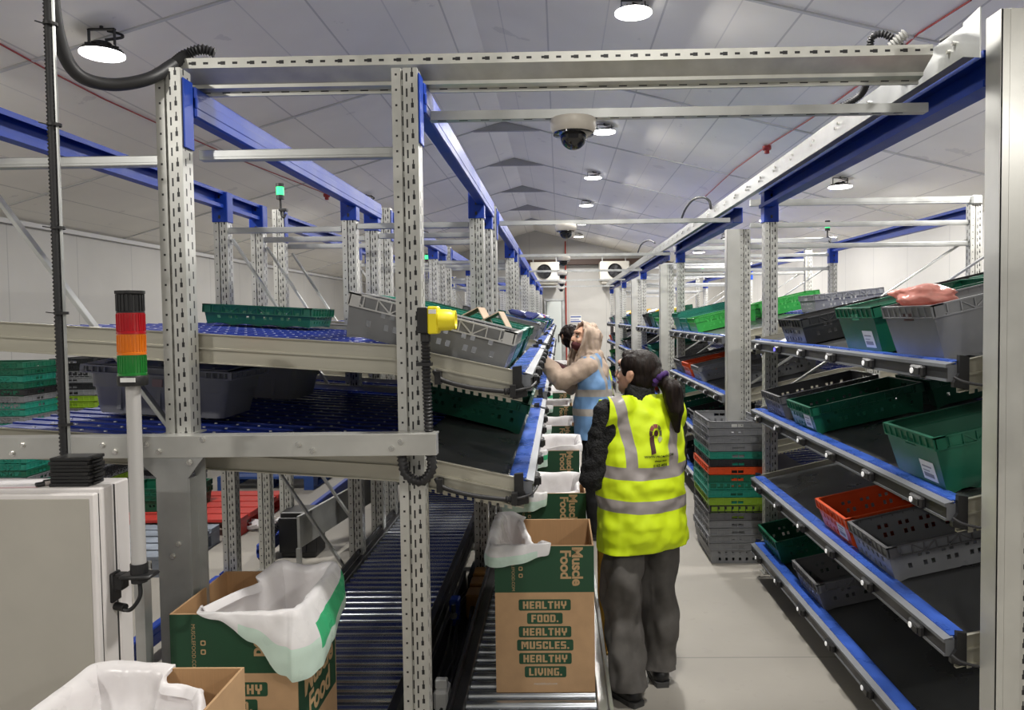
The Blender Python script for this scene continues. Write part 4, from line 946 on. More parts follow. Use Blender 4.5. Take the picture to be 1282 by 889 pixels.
d1 = empty('door_1', (-.13, 22.3, 0), kind='structure')
b = MB(); b.box(-.24, .20, -.12, -.02, .02, 2.22, 0, .01); b.build('door_leaf', DR, d1)
b = MB(); b.box(.215, .29, -.1, .07, 0, 2.25); b.box(-.31, -.255, -.1, .07, 0, 2.25); b.box(-.31, .29, -.1, .07, 2.235, 2.30); b.build('door_frame', GAL, d1)
b = MB(); b.box(.10, .13, -.16, -.12, 1.0, 1.25, 0, .008); b.build('door_handle', BLACK, d1)
b = MB(); b.box(-.17, .17, -.006, .006, -.11, .11, 0); b.box(-.155, .155, -.008, -.006, .05, .09, 1); b.box(-.155, .10, -.008, -.006, -.02, .0, 1); b.box(-.155, .155, -.008, -.006, -.09, -.05, 1)
tag(b.build('wall_sign', [WHITE, mat('sign blue', (.08, .12, .35), .5)], None, None, (.50, 22.39, 1.68)), 'small white and blue notice on the far wall beside the red pipe', 'sign')
b = MB(); b.tube([(.21, 22.2, .02), (.21, 22.2, 4.0)], .022, 8); b.tube([(.21, 22.2, 1.2), (.21, 22.2, 1.26)], .05, 8)
tag(b.build('sprinkler_pipe', mat('red pipe paint', (.32, .03, .02), .5), None, 40), 'thin red vertical pipe against the far wall', 'pipe')

# small green status lamps on top of the racks
GLOW = mat('lit green lens', (.02, .6, .12), .3, emit=(.05, 1, .25), estr=1.6)
def status(loc, lab):
    r = empty('status_lamp', loc, label=lab, cat='lamp', group='green status lamps on the racks')
    b = MB(); b.lathe([(0, .0), (.027, 0), (.027, .06), (.0, .062)], 16); b.build('green_lens', GLOW, r, 40)
    b = MB(); b.lathe([(0, .062), (.029, .062), (.029, .085), (0, .087)], 16); b.lathe([(0, -.03), (.028, -.03), (.028, 0), (0, 0)], 16); b.tube([(0, 0, .062), (0, 0, -.10)], .009, 8); b.box(-.01, .05, -.02, .02, -.12, -.10, 0, .004)
    b.tube(spline([(0, 0, -.10), (.01, -.02, -.15), (.03, -.02, -.17), (.04, 0, -.14)]), .006, 6); b.build('lamp_stem', BLACK, r, 40)
for k in range(1, 4): status((-2.06, LEFT0+k*LPER-.03, 2.68), 'green status lamp on the back post of the %s conveyor rack' % ORD[k])
for k in range(1, 4): status((3.10, RIGHT[k][1], 2.735), 'green status lamp on the back corner of the %s four-shelf rack' % ORD[k])

# ------------------------------------------------------------------ stacks of nested crates
def stack(x, y, rot, cols, place, group, dz=.055, kind='vented', z0=0, jit=.006, seed=1):
    q = random.Random(seed)
    for k, c in enumerate(cols):
        crate(kind, c, (x+q.uniform(-jit, jit), y+q.uniform(-jit, jit), z0+k*dz+.001), (0, 0, rot+q.uniform(-.01, .01)), '%s crate, %s from the bottom of the stack %s' % (c, ORD[k], place), group)
ST = ['grey', 'grey', 'grey', 'grey', 'dark grey', 'black', 'lime', 'teal', 'teal', 'green', 'orange', 'black', 'teal', 'grey', 'grey', 'grey', 'grey']
stack(1.235, 5.47, R(90), ST, 'beside the covered post', 'crates in the tall stack by the post', .054, seed=2)
A = ['green', 'teal', 'grey', 'teal', 'green', 'teal', 'grey', 'green', 'teal', 'teal', 'green', 'grey', 'teal', 'green', 'teal', 'grey', 'teal', 'teal', 'grey', 'black', 'green', 'teal', 'green', 'green']
stack(-4.70, 6.2, R(0), A, 'of mostly teal crates', 'crates in the teal stack', .056, seed=3)
B2 = ['grey', 'dark grey', 'black', 'lime', 'grey', 'black', 'grey', 'dark grey', 'grey', 'black', 'green', 'grey', 'grey', 'lime', 'black', 'grey', 'lime', 'lime', 'grey', 'black', 'grey', 'grey', 'black', 'black']
stack(-4.36, 6.85, R(90), B2, 'with lime crates', 'crates in the lime striped stack', .056, seed=4)
B3 = ['grey', 'grey', 'black', 'grey', 'grey', 'dark grey', 'grey', 'grey', 'black', 'grey', 'grey', 'grey', 'dark grey', 'grey', 'grey', 'grey', 'grey', 'black', 'grey', 'grey', 'grey', 'grey', 'grey']
stack(-4.05, 7.55, R(0), B3, 'of mostly grey crates', 'crates in the grey stack', .057, seed=5)

# lidded totes on the lower roller bed
TG = mat('grey tote plastic', (.36, .365, .38), .38, 0, var=.1, vscale=5); TL = mat('pale grey tote rim', (.42, .43, .46), .4)
def make_tote(lx=.60, ly=.40, H=.195):
    o = empty('lidded_tote'); bx, by, tx, ty = lx/2-.045, ly/2-.045, lx/2-.015, ly/2-.015
    b = MB(); n = 20; ring = lambda hx, hy, z, r: [(x, y, z) for x, y in rounded(2*hx, 2*hy, r)]
    lev = [(bx, by, 0), (bx+.002, by+.002, .004), (tx-.012, ty-.012, H*.55), (tx-.006, ty-.006, H*.555), (tx, ty, H), (tx-.004, ty-.004, H), (bx-.002, by-.002, .006)]
    for hx, hy, z in lev: b.v += ring(hx, hy, z, .03)
    for j in range(len(lev)-1): b.f += [(j*n+i, j*n+(i+1) % n, (j+1)*n+(i+1) % n, (j+1)*n+i) for i in range(n)]
    b.f += [tuple(range(n-1, -1, -1)), tuple((len(lev)-1)*n+i for i in range(n))]; b.m = [0]*len(b.f)
    for sg in (-1, 1):
        for k in (-1, 0, 1): b.box(k*.16-.008, k*.16+.008, sg*(ty-.018)-.006, sg*(ty-.018)+.006, .02, H*.6)
    b.build('tote_body', TG, o, 35)
    b = MB(); hx, hy = lx/2, ly/2
    for z in (H-.002, H-.03):
        for sg in (-1, 1): b.box(-hx, hx, sg*hy-.008, sg*hy+.008, z, z+.006); b.box(sg*hx-.008, sg*hx+.008, -hy, hy, z, z+.006)
    for sg in (-1, 1):
        for k in range(9): y = -hy+k*2*hy/8; b.box(sg*hx-.008, sg*hx+.008, y-.002, y+.002, H-.03, H)
        for k in range(4): x = -hx+.02+k*.025; b.box(x-.002, x+.002, sg*hy-.008, sg*hy+.008, H-.03, H); b.box(-x-.002, -x+.002, sg*hy-.008, sg*hy+.008, H-.03, H)
    b.build('tote_rim', TL, o)
    for sg in (-1, 1):
        b = MB(); b.bar((0, sg*(hy-.01), H+.008), (0, sg*.01, H+.014 if sg > 0 else H+.018), lx-.03, .005)
        for k in range(5): b.bar((-.22+k*.11, sg*(hy-.03), H+.014), (-.22+k*.11, sg*.03, H+.02), .012, .006)
        b.build('hinged_lid', TG, o)
    b = MB(); b.box(-.02, .02, -ty-.004, -ty+.012, H*.62, H*.78, 0); b.build('tag', mat('pinkish tag', (.5, .35, .33), .6) if 'pinkish tag' not in bpy.data.materials else bpy.data.materials['pinkish tag'], o)
    return o
Zl = left_z[(0, 1)]
TT = make_tote()
for k, (x, y, rz, lab) in enumerate(((-1.655, 3.18, 1, 'grey lidded tote behind the signal tower on the lower blue bed'), (-1.62, 3.92, -2, 'grey lidded tote standing behind the first one on the lower blue bed'))):
    o = TT if k == 0 else copy_tree(TT)
    o.location = (x, y, Zl(-.10-x)+.024); o.rotation_euler = (0, .07, R(rz)); tag(o, lab, 'tote', 'lidded totes on the lower blue bed')

# ------------------------------------------------------------------ pallets and floor things behind the conveyors
def pallet(x0, y0, lx, ly, m, lab, z=0):
    r = empty('pallet', (x0+lx/2, y0+ly/2, z), label=lab, cat='pallet', group='wooden pallets on the floor')
    for k in range(5):
        b = MB(); w = ly/5-.03; y = -ly/2+w/2+k*(ly-w)/4; b.box(-lx/2, lx/2, y-w/2, y+w/2, .118, .144, 0, .002); b.build('deck_board', m, r)
    for k in range(3):
        x = -lx/2+.05+k*(lx-.1)/2
        b = MB(); b.box(x-.05, x+.05, -ly/2, ly/2, .0, .018); b.box(x-.05, x+.05, -ly/2, ly/2, .096, .118); b.build('stringer', m, r)
        for q in range(3):
            y = -ly/2+.07+q*(ly-.14)/2; b = MB(); b.box(x-.05, x+.05, y-.07, y+.07, .018, .096, 0, .002); b.build('block', m, r)
REDW = mat('red painted wood', (.50, .04, .03), .6, 0, var=.25, vscale=6, stretch=(1, 8, 8)); BLW = mat('blue painted wood', (.02, .06, .22), .6, 0, var=.25, vscale=6); GRW = mat('weathered grey wood', (.22, .25, .30), .7, 0, var=.25, vscale=6)
pallet(-3.75, 5.92, 1.14, 1.0, REDW, 'red wooden pallet on the floor behind the support leg')
pallet(-3.85, 4.98, 1.14, .8, GRW, 'weathered blue-grey pallet in front of the red pallet')
pallet(-3.55, 7.55, 1.0, 1.0, BLW, 'dark blue pallet on the floor beyond the red pallet')
crate('vented', 'green', (-3.42, 6.35, .1455), (0, 0, 0), 'dark green crate standing on the red pallet', 'crates on the pallet')
crate('vented', 'green', (-3.42, 6.35, .1455+.056), (0, 0, 0), 'dark green crate nested in the one on the red pallet', 'crates on the pallet')
b = MB()
for k in range(14):
    q = random.Random(k); c = Vector((q.uniform(-.1, .1), q.uniform(-.08, .08), .03)); b.bar(c+Vector((-.06, q.uniform(-.03, .03), q.uniform(-.02, .03))), c+Vector((.06, q.uniform(-.05, .05), q.uniform(.0, .06))), .05, .004, 0, 0, (q.uniform(-1, 1), q.uniform(-1, 1), 1))
tag(b.build('plastic_wrap', BAG, None, None, (-2.52, 6.15, .0)), 'crumpled clear plastic wrap on the floor beside the red pallet', 'plastic wrap')
mb_ = empty('motor_box', (-1.93, 5.48, 0), label='black motor housing on the floor with a thick black hose', cat='motor')
b = MB(); b.box(-.14, .12, -.10, .12, .0, .34, 0, .008); b.box(-.15, .13, -.11, -.10, .04, .30, 0, .004); b.box(.02, .05, -.125, -.11, .05, .32, 1); b.build('housing', [BLACK, RAILD], mb_)
b = MB(); b.hose([(-.13, -.04, .28), (-.19, -.10, .20), (-.23, -.16, .08), (-.24, -.22, .02)], .026, .016, 8); b.build('hose', RUBBER, mb_, 70)
b = MB(); b.bar((-1.80, 5.0, .30), (-1.38, 7.6, .34), .02, .22); b.bar((-1.80, 5.0, .19), (-1.80, 5.0, .0), .03, .03); b.bar((-1.38, 7.6, .22), (-1.38, 7.6, .0), .03, .03)
tag(b.build('guard_plate', GAL), 'long galvanised guard plate beside the wall-side conveyor', 'plate')
b = MB(); b.box(.186, .230, 3.80, 3.88, 0, .72, 0, .006); b.box(.184, .250, 3.78, 3.90, 0, .012)
tag(b.build('guard_post', mat('yellow ochre guard paint', (.50, .27, .02), .5, var=.1)), 'yellow guard post on the walkway behind the woman in the yellow vest', 'post')

# ------------------------------------------------------------------ things lying in and on the crates
PINK = plastic('pink plastic bag', (.85, .42, .36), .3)
def rag(name, m, loc, sx, sy, sz, seed, label, cat, n=20, wr=.35):
    bm = bmesh.new(); bmesh.ops.create_icosphere(bm, subdivisions=4, radius=1)
    for v in bm.verts:
        p = v.co.copy(); k = 1+wr*noise.noise(p*1.6+Vector((seed, 0, 0)))+wr*.6*abs(noise.noise(p*4.2+Vector((0, seed, 0))))
        v.co = Vector((p.x*sx*k, p.y*sy*k, p.z*sz*k))
    me = bpy.data.meshes.new(name); bm.to_mesh(me); bm.free(); me.materials.append(m); me.shade_smooth()
    o = bpy.data.objects.new(name, me); COL.objects.link(o); o.location = loc; return tag(o, label, cat)
zt = right_z[(0, 0)](.06)
rag('plastic_bag', PINK, (1.40, 2.88, zt+.245), .115, .105, .042, 3, 'crumpled pink plastic bag over the rim of a grey crate', 'bag')
FLAP = mat('folded cardboard', (.52, .40, .29), .8, var=.06)
for k, (x, a, lab) in enumerate(((-.40, 26, 'folded cardboard sheet sticking up from the teal crate, uphill one'), (-.315, 26, 'folded cardboard sheet sticking up from the teal crate, downhill one'))):
    b = MB(); X = T(x, 3.19, left_z[(0, 0)](-.10-x)+.165) @ Matrix.Rotation(R(-a), 4, 'Y')
    b.box(-.075, .075, -.15, .15, -.002, .002, 0, 0, X); b.box(.073, .076, -.15, .15, -.10, 0, 0, 0, X)
    tag(b.build('cardboard_sheet', FLAP), lab, 'cardboard', 'folded cardboard in the teal crate')
b = MB()
for k in range(5):
    q = random.Random(20+k); x = 1.245+.004*k; y = 5.88+.022*k
    P = [(x, y, .245), (x-.012, y+.01, .18), (x-.02+q.uniform(-.015, .01), y+q.uniform(-.02, .03), .09), (x-.01, y+.02, .02+.02*k)]
    vs = []
    for i, p in enumerate(spline(P, 5)): w = .014+.008*math.sin(i); vs += [(p.x, p.y-w, p.z), (p.x+.006*math.sin(i*1.7), p.y+w, p.z)]
    b.add(vs, [(2*i, 2*i+1, 2*i+3, 2*i+2) for i in range(len(vs)//2-1)])
o = b.build('paper_strip', BAG, None, 80, None, .002); tag(o, 'torn white plastic strip hanging from the bottom shelf of the second four-shelf rack', 'plastic strip')
# goods lying in the far trays (small coloured packets)
PK = [mat('packet %s' % n, c, .4) for n, c in (('white', (.75, .76, .78)), ('blue', (.05, .10, .50)), ('yellow', (.80, .50, .05)), ('navy', (.03, .04, .15)), ('pale blue', (.35, .5, .7)), ('red', (.5, .05, .04)))]
NMS = ['white', 'blue', 'yellow', 'navy', 'pale blue', 'red']
q = random.Random(9)
for i in range(1, 5):
    for k in range(7):
        c = q.randrange(6) if i > 1 else q.choice((0, 1, 1, 3, 0)); y = LEFT0+i*LPER+.25+k*.27+q.uniform(-.03, .03); x = -.30+q.uniform(-.05, .05)
        b = MB(); b.box(-.06, .06, -.045, .045, -.02, .02, 0, .012); b.box(-.07, -.06, -.04, .04, -.004, .004); b.box(.06, .07, -.04, .04, -.004, .004)
        o = b.build('food_packet', PK[c], None, None, (x, y, left_z[(i, 0)](-.10-x)+.20), 0, (q.uniform(-.4, .4), .2+q.uniform(-.3, .3), q.uniform(-1, 1)))
        tag(o, '%s packet lying on the crates of the %s conveyor rack, %s along' % (NMS[c], ORD[i], ORD[k]), 'packet', 'packets lying on the upper tray crates')
for i in range(2, 5):
    for k in range(5):
        c = q.choice((2, 0, 5, 2)); y = RIGHT[i][0]+.4+k*.52+q.uniform(-.05, .05); x = 1.55+q.uniform(-.05, .08)
        b = MB(); b.box(-.08, .08, -.06, .06, -.025, .025, 0, .012); b.box(-.09, -.08, -.05, .05, -.004, .004); b.box(.08, .09, -.05, .05, -.004, .004)
        o = b.build('food_packet', PK[c], None, None, (x, y, right_z[(i, 0)](x-1.27)+.215), 0, (q.uniform(-.3, .3), -.2, q.uniform(-1, 1)))
        tag(o, '%s packet lying on the top crates of the %s four-shelf rack, %s along' % (NMS[c], ORD[i], ORD[k]), 'packet', 'packets lying on the top shelf crates')

# ------------------------------------------------------------------ people
SKIN = mat('skin', (.52, .29, .19), .5, 0, var=.05, vscale=30); HAIR = mat('dark brown hair', (.010, .0055, .004), .55, 0, var=.5, vscale=40, bump=.35, bscale=50, stretch=(3, 3, .25), spec=.22)
FUR = mat('black fleece', (.008, .008, .009), .9, 0, var=.3, vscale=60, bump=.9, bscale=120)
TROU = mat('charcoal trousers', (.095, .088, .082), .85, 0, var=.12, vscale=30); BLKC = mat('black trousers cloth', (.008, .008, .009), .8)
SHOE = mat('black shoe', (.010, .010, .011), .4); SOLE = mat('shoe sole', (.05, .05, .05), .6)
BEIGE = mat('beige hoodie cloth', (.45, .345, .27), .9, 0, var=.08, vscale=25, bump=.15, bscale=60); MAROON = mat('maroon sleeve cloth', (.06, .010, .015), .8); OLIVE = mat('dark olive cloth', (.03, .03, .02), .85)
PURP = mat('purple scrunchie', (.045, .012, .11), .8); EYEW = mat('eye white', (.7, .7, .68), .3); IRIS = mat('iris', (.02, .012, .008), .2); LIP = mat('lips', (.40, .13, .11), .45); MASK = mat('dark red mask cloth', (.07, .012, .014), .8)
def vest_mat(name, col, refl, zb, vx=None, hw=.028):
    """hi-vis cloth with reflective bands: heights zb, and two straps at +-x"""
    m = mat(name, col, .62, 0, var=.07, vscale=9); t = m.node_tree; p = t.nodes['Principled BSDF']
    tc = t.nodes.new('ShaderNodeTexCoord'); sp = t.nodes.new('ShaderNodeSeparateXYZ'); t.links.new(tc.outputs['Object'], sp.inputs[0])
    tot = None
    for z in zb:
        a = band(t, M_(t, 'ADD', sp.outputs[2], M_(t, 'MULTIPLY', M_(t, 'MULTIPLY', sp.outputs[0], sp.outputs[0]), -.25)), z, hw); tot = a if tot is None else M_(t, 'MAXIMUM', tot, a)
    if vx:
        c = M_(t, 'ADD', M_(t, 'MULTIPLY', M_(t, 'MAXIMUM', M_(t, 'SUBTRACT', sp.outputs[2], 1.16), 0.0), .20), vx)
        a = band(t, M_(t, 'SUBTRACT', M_(t, 'ABSOLUTE', sp.outputs[0]), c), 0, hw*.95)
        a = M_(t, 'MULTIPLY', a, M_(t, 'GREATER_THAN', sp.outputs[2], max(zb))); tot = M_(t, 'MAXIMUM', tot, a)
    old = p.inputs['Base Color'].links[0].from_socket; t.links.new(mixcol(t, tot, old, refl), p.inputs['Base Color'])
    t.links.new(M_(t, 'SUBTRACT', .62, M_(t, 'MULTIPLY', tot, .25)), p.inputs['Roughness'])
    return m
HIVIS = vest_mat('yellow hi-vis cloth', (.62, .80, .005), (.30, .27, .26), (1.045, .895), .105)
HIVISB = vest_mat('yellow hi-vis cloth plain straps', (.62, .80, .005), (.30, .28, .27), (1.10, .95), .10)
BLUEV = vest_mat('light blue hi-vis cloth', (.16, .31, .56), (.36, .33, .30), (1.15, 1.00), .11)
def solid(name, segs, ells, m, voxel=.008, smooth=3, wrinkle=0, wscale=7, cut=None, seed=0, wstretch=(1, 1, 1), sub=2):
    """one continuous surface grown from tapering limbs (p0, r0, p1, r1) and ellipsoids (centre, radii, rotation)"""
    b = MB()
    bm = bmesh.new(); bmesh.ops.create_icosphere(bm, subdivisions=3, radius=1); SV = [v.co.copy() for v in bm.verts]; SF = [tuple(v.index for v in f.verts) for f in bm.faces]; bm.free()
    for p0, r0, p1, r1 in segs:
        p0 = Vector(p0); p1 = Vector(p1)
        k = 6
        b.tube([p0.lerp(p1, i/k) for i in range(k+1)], [r0+(r1-r0)*i/k for i in range(k+1)], 20)
        for p, r in ((p0, r0), (p1, r1)): b.add([p+v*r for v in SV], SF)
    for e in ells:
        c, rr = Vector(e[0]), e[1]; Rm = Euler(e[2]).to_matrix() if len(e) > 2 else Matrix.Identity(3)
        b.add([c+Rm @ Vector((v.x*rr[0], v.y*rr[1], v.z*rr[2])) for v in SV], SF)
    me = b.mesh(name+'_raw', m); o = bpy.data.objects.new(name, me); COL.objects.link(o)
    md = o.modifiers.new('r', 'REMESH'); md.mode = 'VOXEL'; md.voxel_size = voxel
    md = o.modifiers.new('s', 'SMOOTH'); md.factor = .5; md.iterations = smooth
    dg = bpy.context.evaluated_depsgraph_get(); out = bpy.data.meshes.new_from_object(o.evaluated_get(dg)); bpy.data.objects.remove(o); bpy.data.meshes.remove(me)
    bm = bmesh.new(); bm.from_mesh(out)
    if wrinkle:
        bm.normal_update()
        for v in bm.verts:
            q = Vector((v.co.x*wstretch[0], v.co.y*wstretch[1], v.co.z*wstretch[2]))*wscale+Vector((seed*3.1, 0, 0))
            v.co += v.normal*(wrinkle*(noise.noise(q)+.5*noise.noise(q*2.3)-.6*abs(noise.noise(q*1.4+Vector((5, 1, 2))))))
    if cut:
        for co, no in cut:
            g = bm.verts[:]+bm.edges[:]+bm.faces[:]; bmesh.ops.bisect_plane(bm, geom=g, plane_co=co, plane_no=no, clear_outer=True)
    bm.to_mesh(out); bm.free(); out.name = name; out.materials.clear(); out.materials.append(m); out.shade_smooth()
    return out
def put(me, name, parent, solid_=0):
    o = bpy.data.objects.new(name, me); COL.objects.link(o); o.parent = parent
    if solid_: md = o.modifiers.new('thick', 'SOLIDIFY'); md.thickness = solid_; md.offset = -1
    return o
def hand(wr, d, up_, side, curl=.9, r=.0078):
    """palm, four unequal bent fingers and a thumb leaving the side of the palm; d = pointing direction, up_ = back of the hand"""
    wr = Vector(wr); d = Vector(d).normalized(); u = Vector(up_); u = (u-d*u.dot(d)).normalized(); s = d.cross(u)*side
    segs = [(wr, .024, wr+d*.03, .022)]
    for k in range(4): segs.append((wr+d*.025+s*(.024-.016*k)*.6, .014, wr+d*.085+s*(.030-.020*k), .012))
    for k, L in enumerate((.070, .078, .072, .056)):
        base = wr+d*.088+s*(.030-.020*k); a = .35*curl; p1 = base+(d*math.cos(a)-u*math.sin(a))*L*.45
        a2 = 1.0*curl; p2 = p1+(d*math.cos(a2)-u*math.sin(a2))*L*.32; a3 = 1.55*curl; p3 = p2+(d*math.cos(a3)-u*math.sin(a3))*L*.26
        segs += [(base, r*1.12, p1, r*1.05), (p1, r*1.05, p2, r*.98), (p2, r*.98, p3, r*.85)]
    tb = wr+d*.025+s*.026; t1 = tb+(d*.6+s*.75-u*.25).normalized()*.038; t2 = t1+(d*.9+s*.2-u*.45).normalized()*.030
    segs += [(tb, .013, t1, .010), (t1, .010, t2, .0085)]
    return segs
def head_parts(c, yaw, pitch):
    """face looks along local +y before the turn; returns ellipsoids and a transform for the face pieces"""
    X = T(*c) @ Matrix.Rotation(yaw, 4, 'Z') @ Matrix.Rotation(-pitch, 4, 'X'); rot = X.to_euler()
    E_ = lambda p, r: (X @ Vector(p), r, rot)
    el = [E_((0, -.012, .035), (.074, .092, .083)), E_((0, .015, -.015), (.064, .072, .085)), E_((0, .030, -.062), (.046, .052, .042)), E_((0, .062, -.078), (.024, .020, .018)),
          E_((0, .092, -.012), (.012, .020, .022)), E_((0, .100, -.022), (.014, .012, .010)), E_((0, .084, .018), (.010, .010, .03)), E_((0, .074, .048), (.055, .02, .018)),
          E_((.040, .060, -.018), (.020, .018, .018)), E_((-.040, .060, -.018), (.020, .018, .018)),
          E_((.076, -.004, .0), (.008, .020, .032)), E_((-.076, -.004, .0), (.008, .020, .032)), E_((.080, -.012, .012), (.007, .012, .018)), E_((-.080, -.012, .012), (.007, .012, .018))]
    return el, X, rot
def face(X, rot, parent):
    for s_ in (-1, 1):
        b = MB(); b.lathe([(.0, -.0125)]+[(.0125*math.cos(a), .0125*math.sin(a)) for a in [(-80+20*k)*math.pi/180 for k in range(9)]]+[(0, .0125)], 14, X @ T(s_*.030, .072, .012) @ Matrix.Rotation(R(-90), 4, 'X'), 0, [0]*6+[1]*4); b.build('eye', [EYEW, IRIS], parent, 60)
        b = MB(); b.bar(X @ Vector((s_*.016, .088, .034)), X @ Vector((s_*.046, .074, .034)), .005, .007); b.build('eyebrow', HAIR, parent)
    b = MB(); b.tube(spline([X @ Vector(p) for p in ((-.022, .076, -.052), (-.008, .085, -.050), (.008, .085, -.050), (.022, .076, -.052))], 4), [.003, .005, .006, .0065, .007, .007, .0065, .007, .007, .0065, .006, .005, .003][:13], 8); b.build('lips', LIP, parent, 60)
def figure(name, loc, yaw, J, label):
    o = empty(name, loc, (0, 0, yaw), label=label, cat='person')
    J = {k: (Vector(v) if isinstance(v, tuple) and len(v) == 3 else v) for k, v in J.items()}
    hp, ch, nk = J['hip'], J['chest'], J['neck']
    el, X, rot = head_parts(J['head'], *J['hrot'])
    el += [(hp, (.155, .105, .12), (0, 0, 0)), (hp.lerp(ch, .45), (.130, .09, .15), (0, 0, 0)), (ch, (.155, .105, .16), (0, 0, 0))]
    segs = [(nk+Vector((0, -.005, -.04)), .058, Vector(J['head'])+Vector((0, -.01, -.04)), .050)]
    for s_, q in ((-1, 'l'), (1, 'r')):
        sh, eb, wr = J['sh'+q], J['el'+q], J['wr'+q]
        segs += [(nk+Vector((s_*.03, 0, -.03)), .055, sh, .052), (sh, .050, eb, .040), (eb, .040, wr, .026)]
        dd = J.get('hd'+q, wr-eb); segs += hand(wr, dd, J.get('hu'+q, (0, 0, 1)), J.get('hs'+q, s_*-1), J.get('curl', .8))
        hj = hp+Vector((s_*.085, 0, -.03)); kn, an = J['kn'+q], J['an'+q]
        segs += [(hj, .088, kn, .056), (kn, .055, kn.lerp(an, .35), .056), (kn.lerp(an, .35), .056, an, .036)]
        fd = J['ft'+q].normalized(); segs += [(an+Vector((0, 0, -.03))-fd*.03, .036, an+fd*.12+Vector((0, 0, -.05)), .028)]
    put(solid('body', segs, el, SKIN, .0055, 2), 'body', o)
    return o, J, X, rot
def shoes(o, J):
    for q in 'lr':
        an, fd = J['an'+q], J['ft'+q].normalized(); h = Vector((an.x, an.y, 0))
        me = solid('shoe', [(h-fd*.045+Vector((0, 0, .045)), .042, h+fd*.05+Vector((0, 0, .042)), .044), (h+fd*.05+Vector((0, 0, .042)), .044, h+fd*.14+Vector((0, 0, .034)), .034), (h+Vector((0, 0, .06)), .045, h+Vector((0, 0, .10)), .043)], [], SHOE, .006, 3, cut=[(Vector((0, 0, .012)), Vector((0, 0, -1)))])
        s_ = put(me, 'shoe', o)
        b = MB(); pr = [(-.088, -.028), (-.06, -.038), (.05, -.042), (.13, -.036), (.168, -.018), (.174, 0), (.168, .018), (.13, .036), (.05, .042), (-.06, .038), (-.088, .028)]
        ang = math.atan2(fd.y, fd.x); b.prism(pr, T(h.x, h.y, 0) @ Matrix.Rotation(ang, 4, 'Z'), .024); z = b.build('sole', SOLE, s_)
        b = MB()
        for k in range(4): b.bar(h+fd*(.035+.022*k)+Vector((-fd.y*.03, fd.x*.03, .083-.006*k)), h+fd*(.035+.022*k)+Vector((fd.y*.03, -fd.x*.03, .083-.006*k)), .007, .006)
        b.build('laces', SOLE, s_)
# --- the woman in the yellow vest
def feet(l, r): return l, r
W1 = dict(hip=(.01, 0, .87), chest=(0, .01, 1.20), neck=(0, .0, 1.36), head=(-.005, .035, 1.475), hrot=(R(36), R(-10)),
    shl=(-.165, .0, 1.305), ell=(-.235, .02, 1.02), wrl=(-.13, .245, 1.04), shr=(.165, .01, 1.305), elr=(.225, .10, 1.04), wrr=(.06, .30, 1.07),
    knl=(-.105, .0, .46), anl=(-.112, -.06, .085), ftl=(-.25, 1, 0), knr=(.11, .05, .46), anr=(.112, .06, .085), ftr=(.25, 1, 0))
w, J, X, rot = figure('person', (.374, 3.43, 0), R(20), W1, 'woman with a dark ponytail and yellow vest, seen from behind')
face(X, rot, w)
put(solid('jacket', [(J['neck']+Vector((0, 0, -.02)), .075, J['neck']+Vector((0, .01, .035)), .072), (J['shl'], .070, J['ell'], .066), (J['ell'], .066, J['wrl']-(J['wrl']-J['ell'])*.06, .047), (J['shr'], .070, J['elr'], .064), (J['elr'], .064, J['wrr']-(J['wrr']-J['elr'])*.06, .047),
    (J['shl'], .07, J['shr'], .07)], [(J['chest'], (.15, .098, .17))], FUR, .008, 3, .010, 22, seed=1), 'jacket', w)
legs = []
for s_, q in ((-1, 'l'), (1, 'r')):
    hj = J['hip']+Vector((s_*.083, 0, -.06)); kn, an = J['kn'+q], J['an'+q]
    legs += [(hj, .100, kn+Vector((0, 0, .1)), .097), (kn+Vector((0, 0, .1)), .097, kn+Vector((0, -.005, -.1)), .088), (kn+Vector((0, -.005, -.1)), .088, Vector((an.x, an.y-.01, .07)), .098)]
put(solid('trousers', legs, [(J['hip'], (.165, .105, .14))], TROU, .009, 3, .030, 8, [(Vector((0, 0, .075)), Vector((0, 0, -1)))], 2, (1, 1, .55)), 'trousers', w)
shoes(w, J)
vs_ = solid('vest', [((-.10, .0, 1.33), .088, (-.185, .0, 1.31), .088), ((.10, .0, 1.33), .088, (.185, .01, 1.31), .088), ((-.09, 0, .78), .13, (-.10, 0, 1.18), .112), ((.09, 0, .78), .13, (.10, 0, 1.18), .112), ((-.10, 0, 1.18), .112, (-.10, 0, 1.31), .085), ((.10, 0, 1.18), .112, (.10, 0, 1.31), .085), ((-.105, .0, .62), .125, (-.09, 0, .8), .13), ((.105, 0, .62), .125, (.09, 0, .8), .13)],
    [((0, 0, 1.0), (.19, .145, .44)), ((0, -.01, .80), (.205, .155, .3))], HIVIS, .008, 4, .015, 8, [(Vector((0, 0, .69)), Vector((.05, 0, -1))), (Vector((0, .02, 1.375)), Vector((0, .25, 1))), (Vector((-.212, 0, 1.2)), Vector((-1, 0, .14))), (Vector((.212, 0, 1.2)), Vector((1, 0, .14)))], 3, (1, 1, 1.1))
vest = put(vs_, 'vest', w, .004)
from mathutils.bvhtree import BVHTree
bmv = bmesh.new(); bmv.from_mesh(vs_); VT = BVHTree.FromBMesh(bmv)
def onback(me, off=.003):
    """lay flat lettering (x, z) on the back of the vest"""
    for v in me.vertices:
        h = VT.ray_cast(Vector((v.co.x, -1, v.co.z)), Vector((0, 1, 0)))[0]
        if h is not None: v.co = Vector((v.co.x, h.y-off, v.co.z))
LG = [mat('logo maroon', (.055, .012, .012), .6), mat('logo dark red', (.20, .03, .03), .6), mat('logo olive', (.10, .11, .03), .6), mat('logo silver', (.42, .45, .22), .6), mat('vest lettering', (.03, .05, .01), .6)]
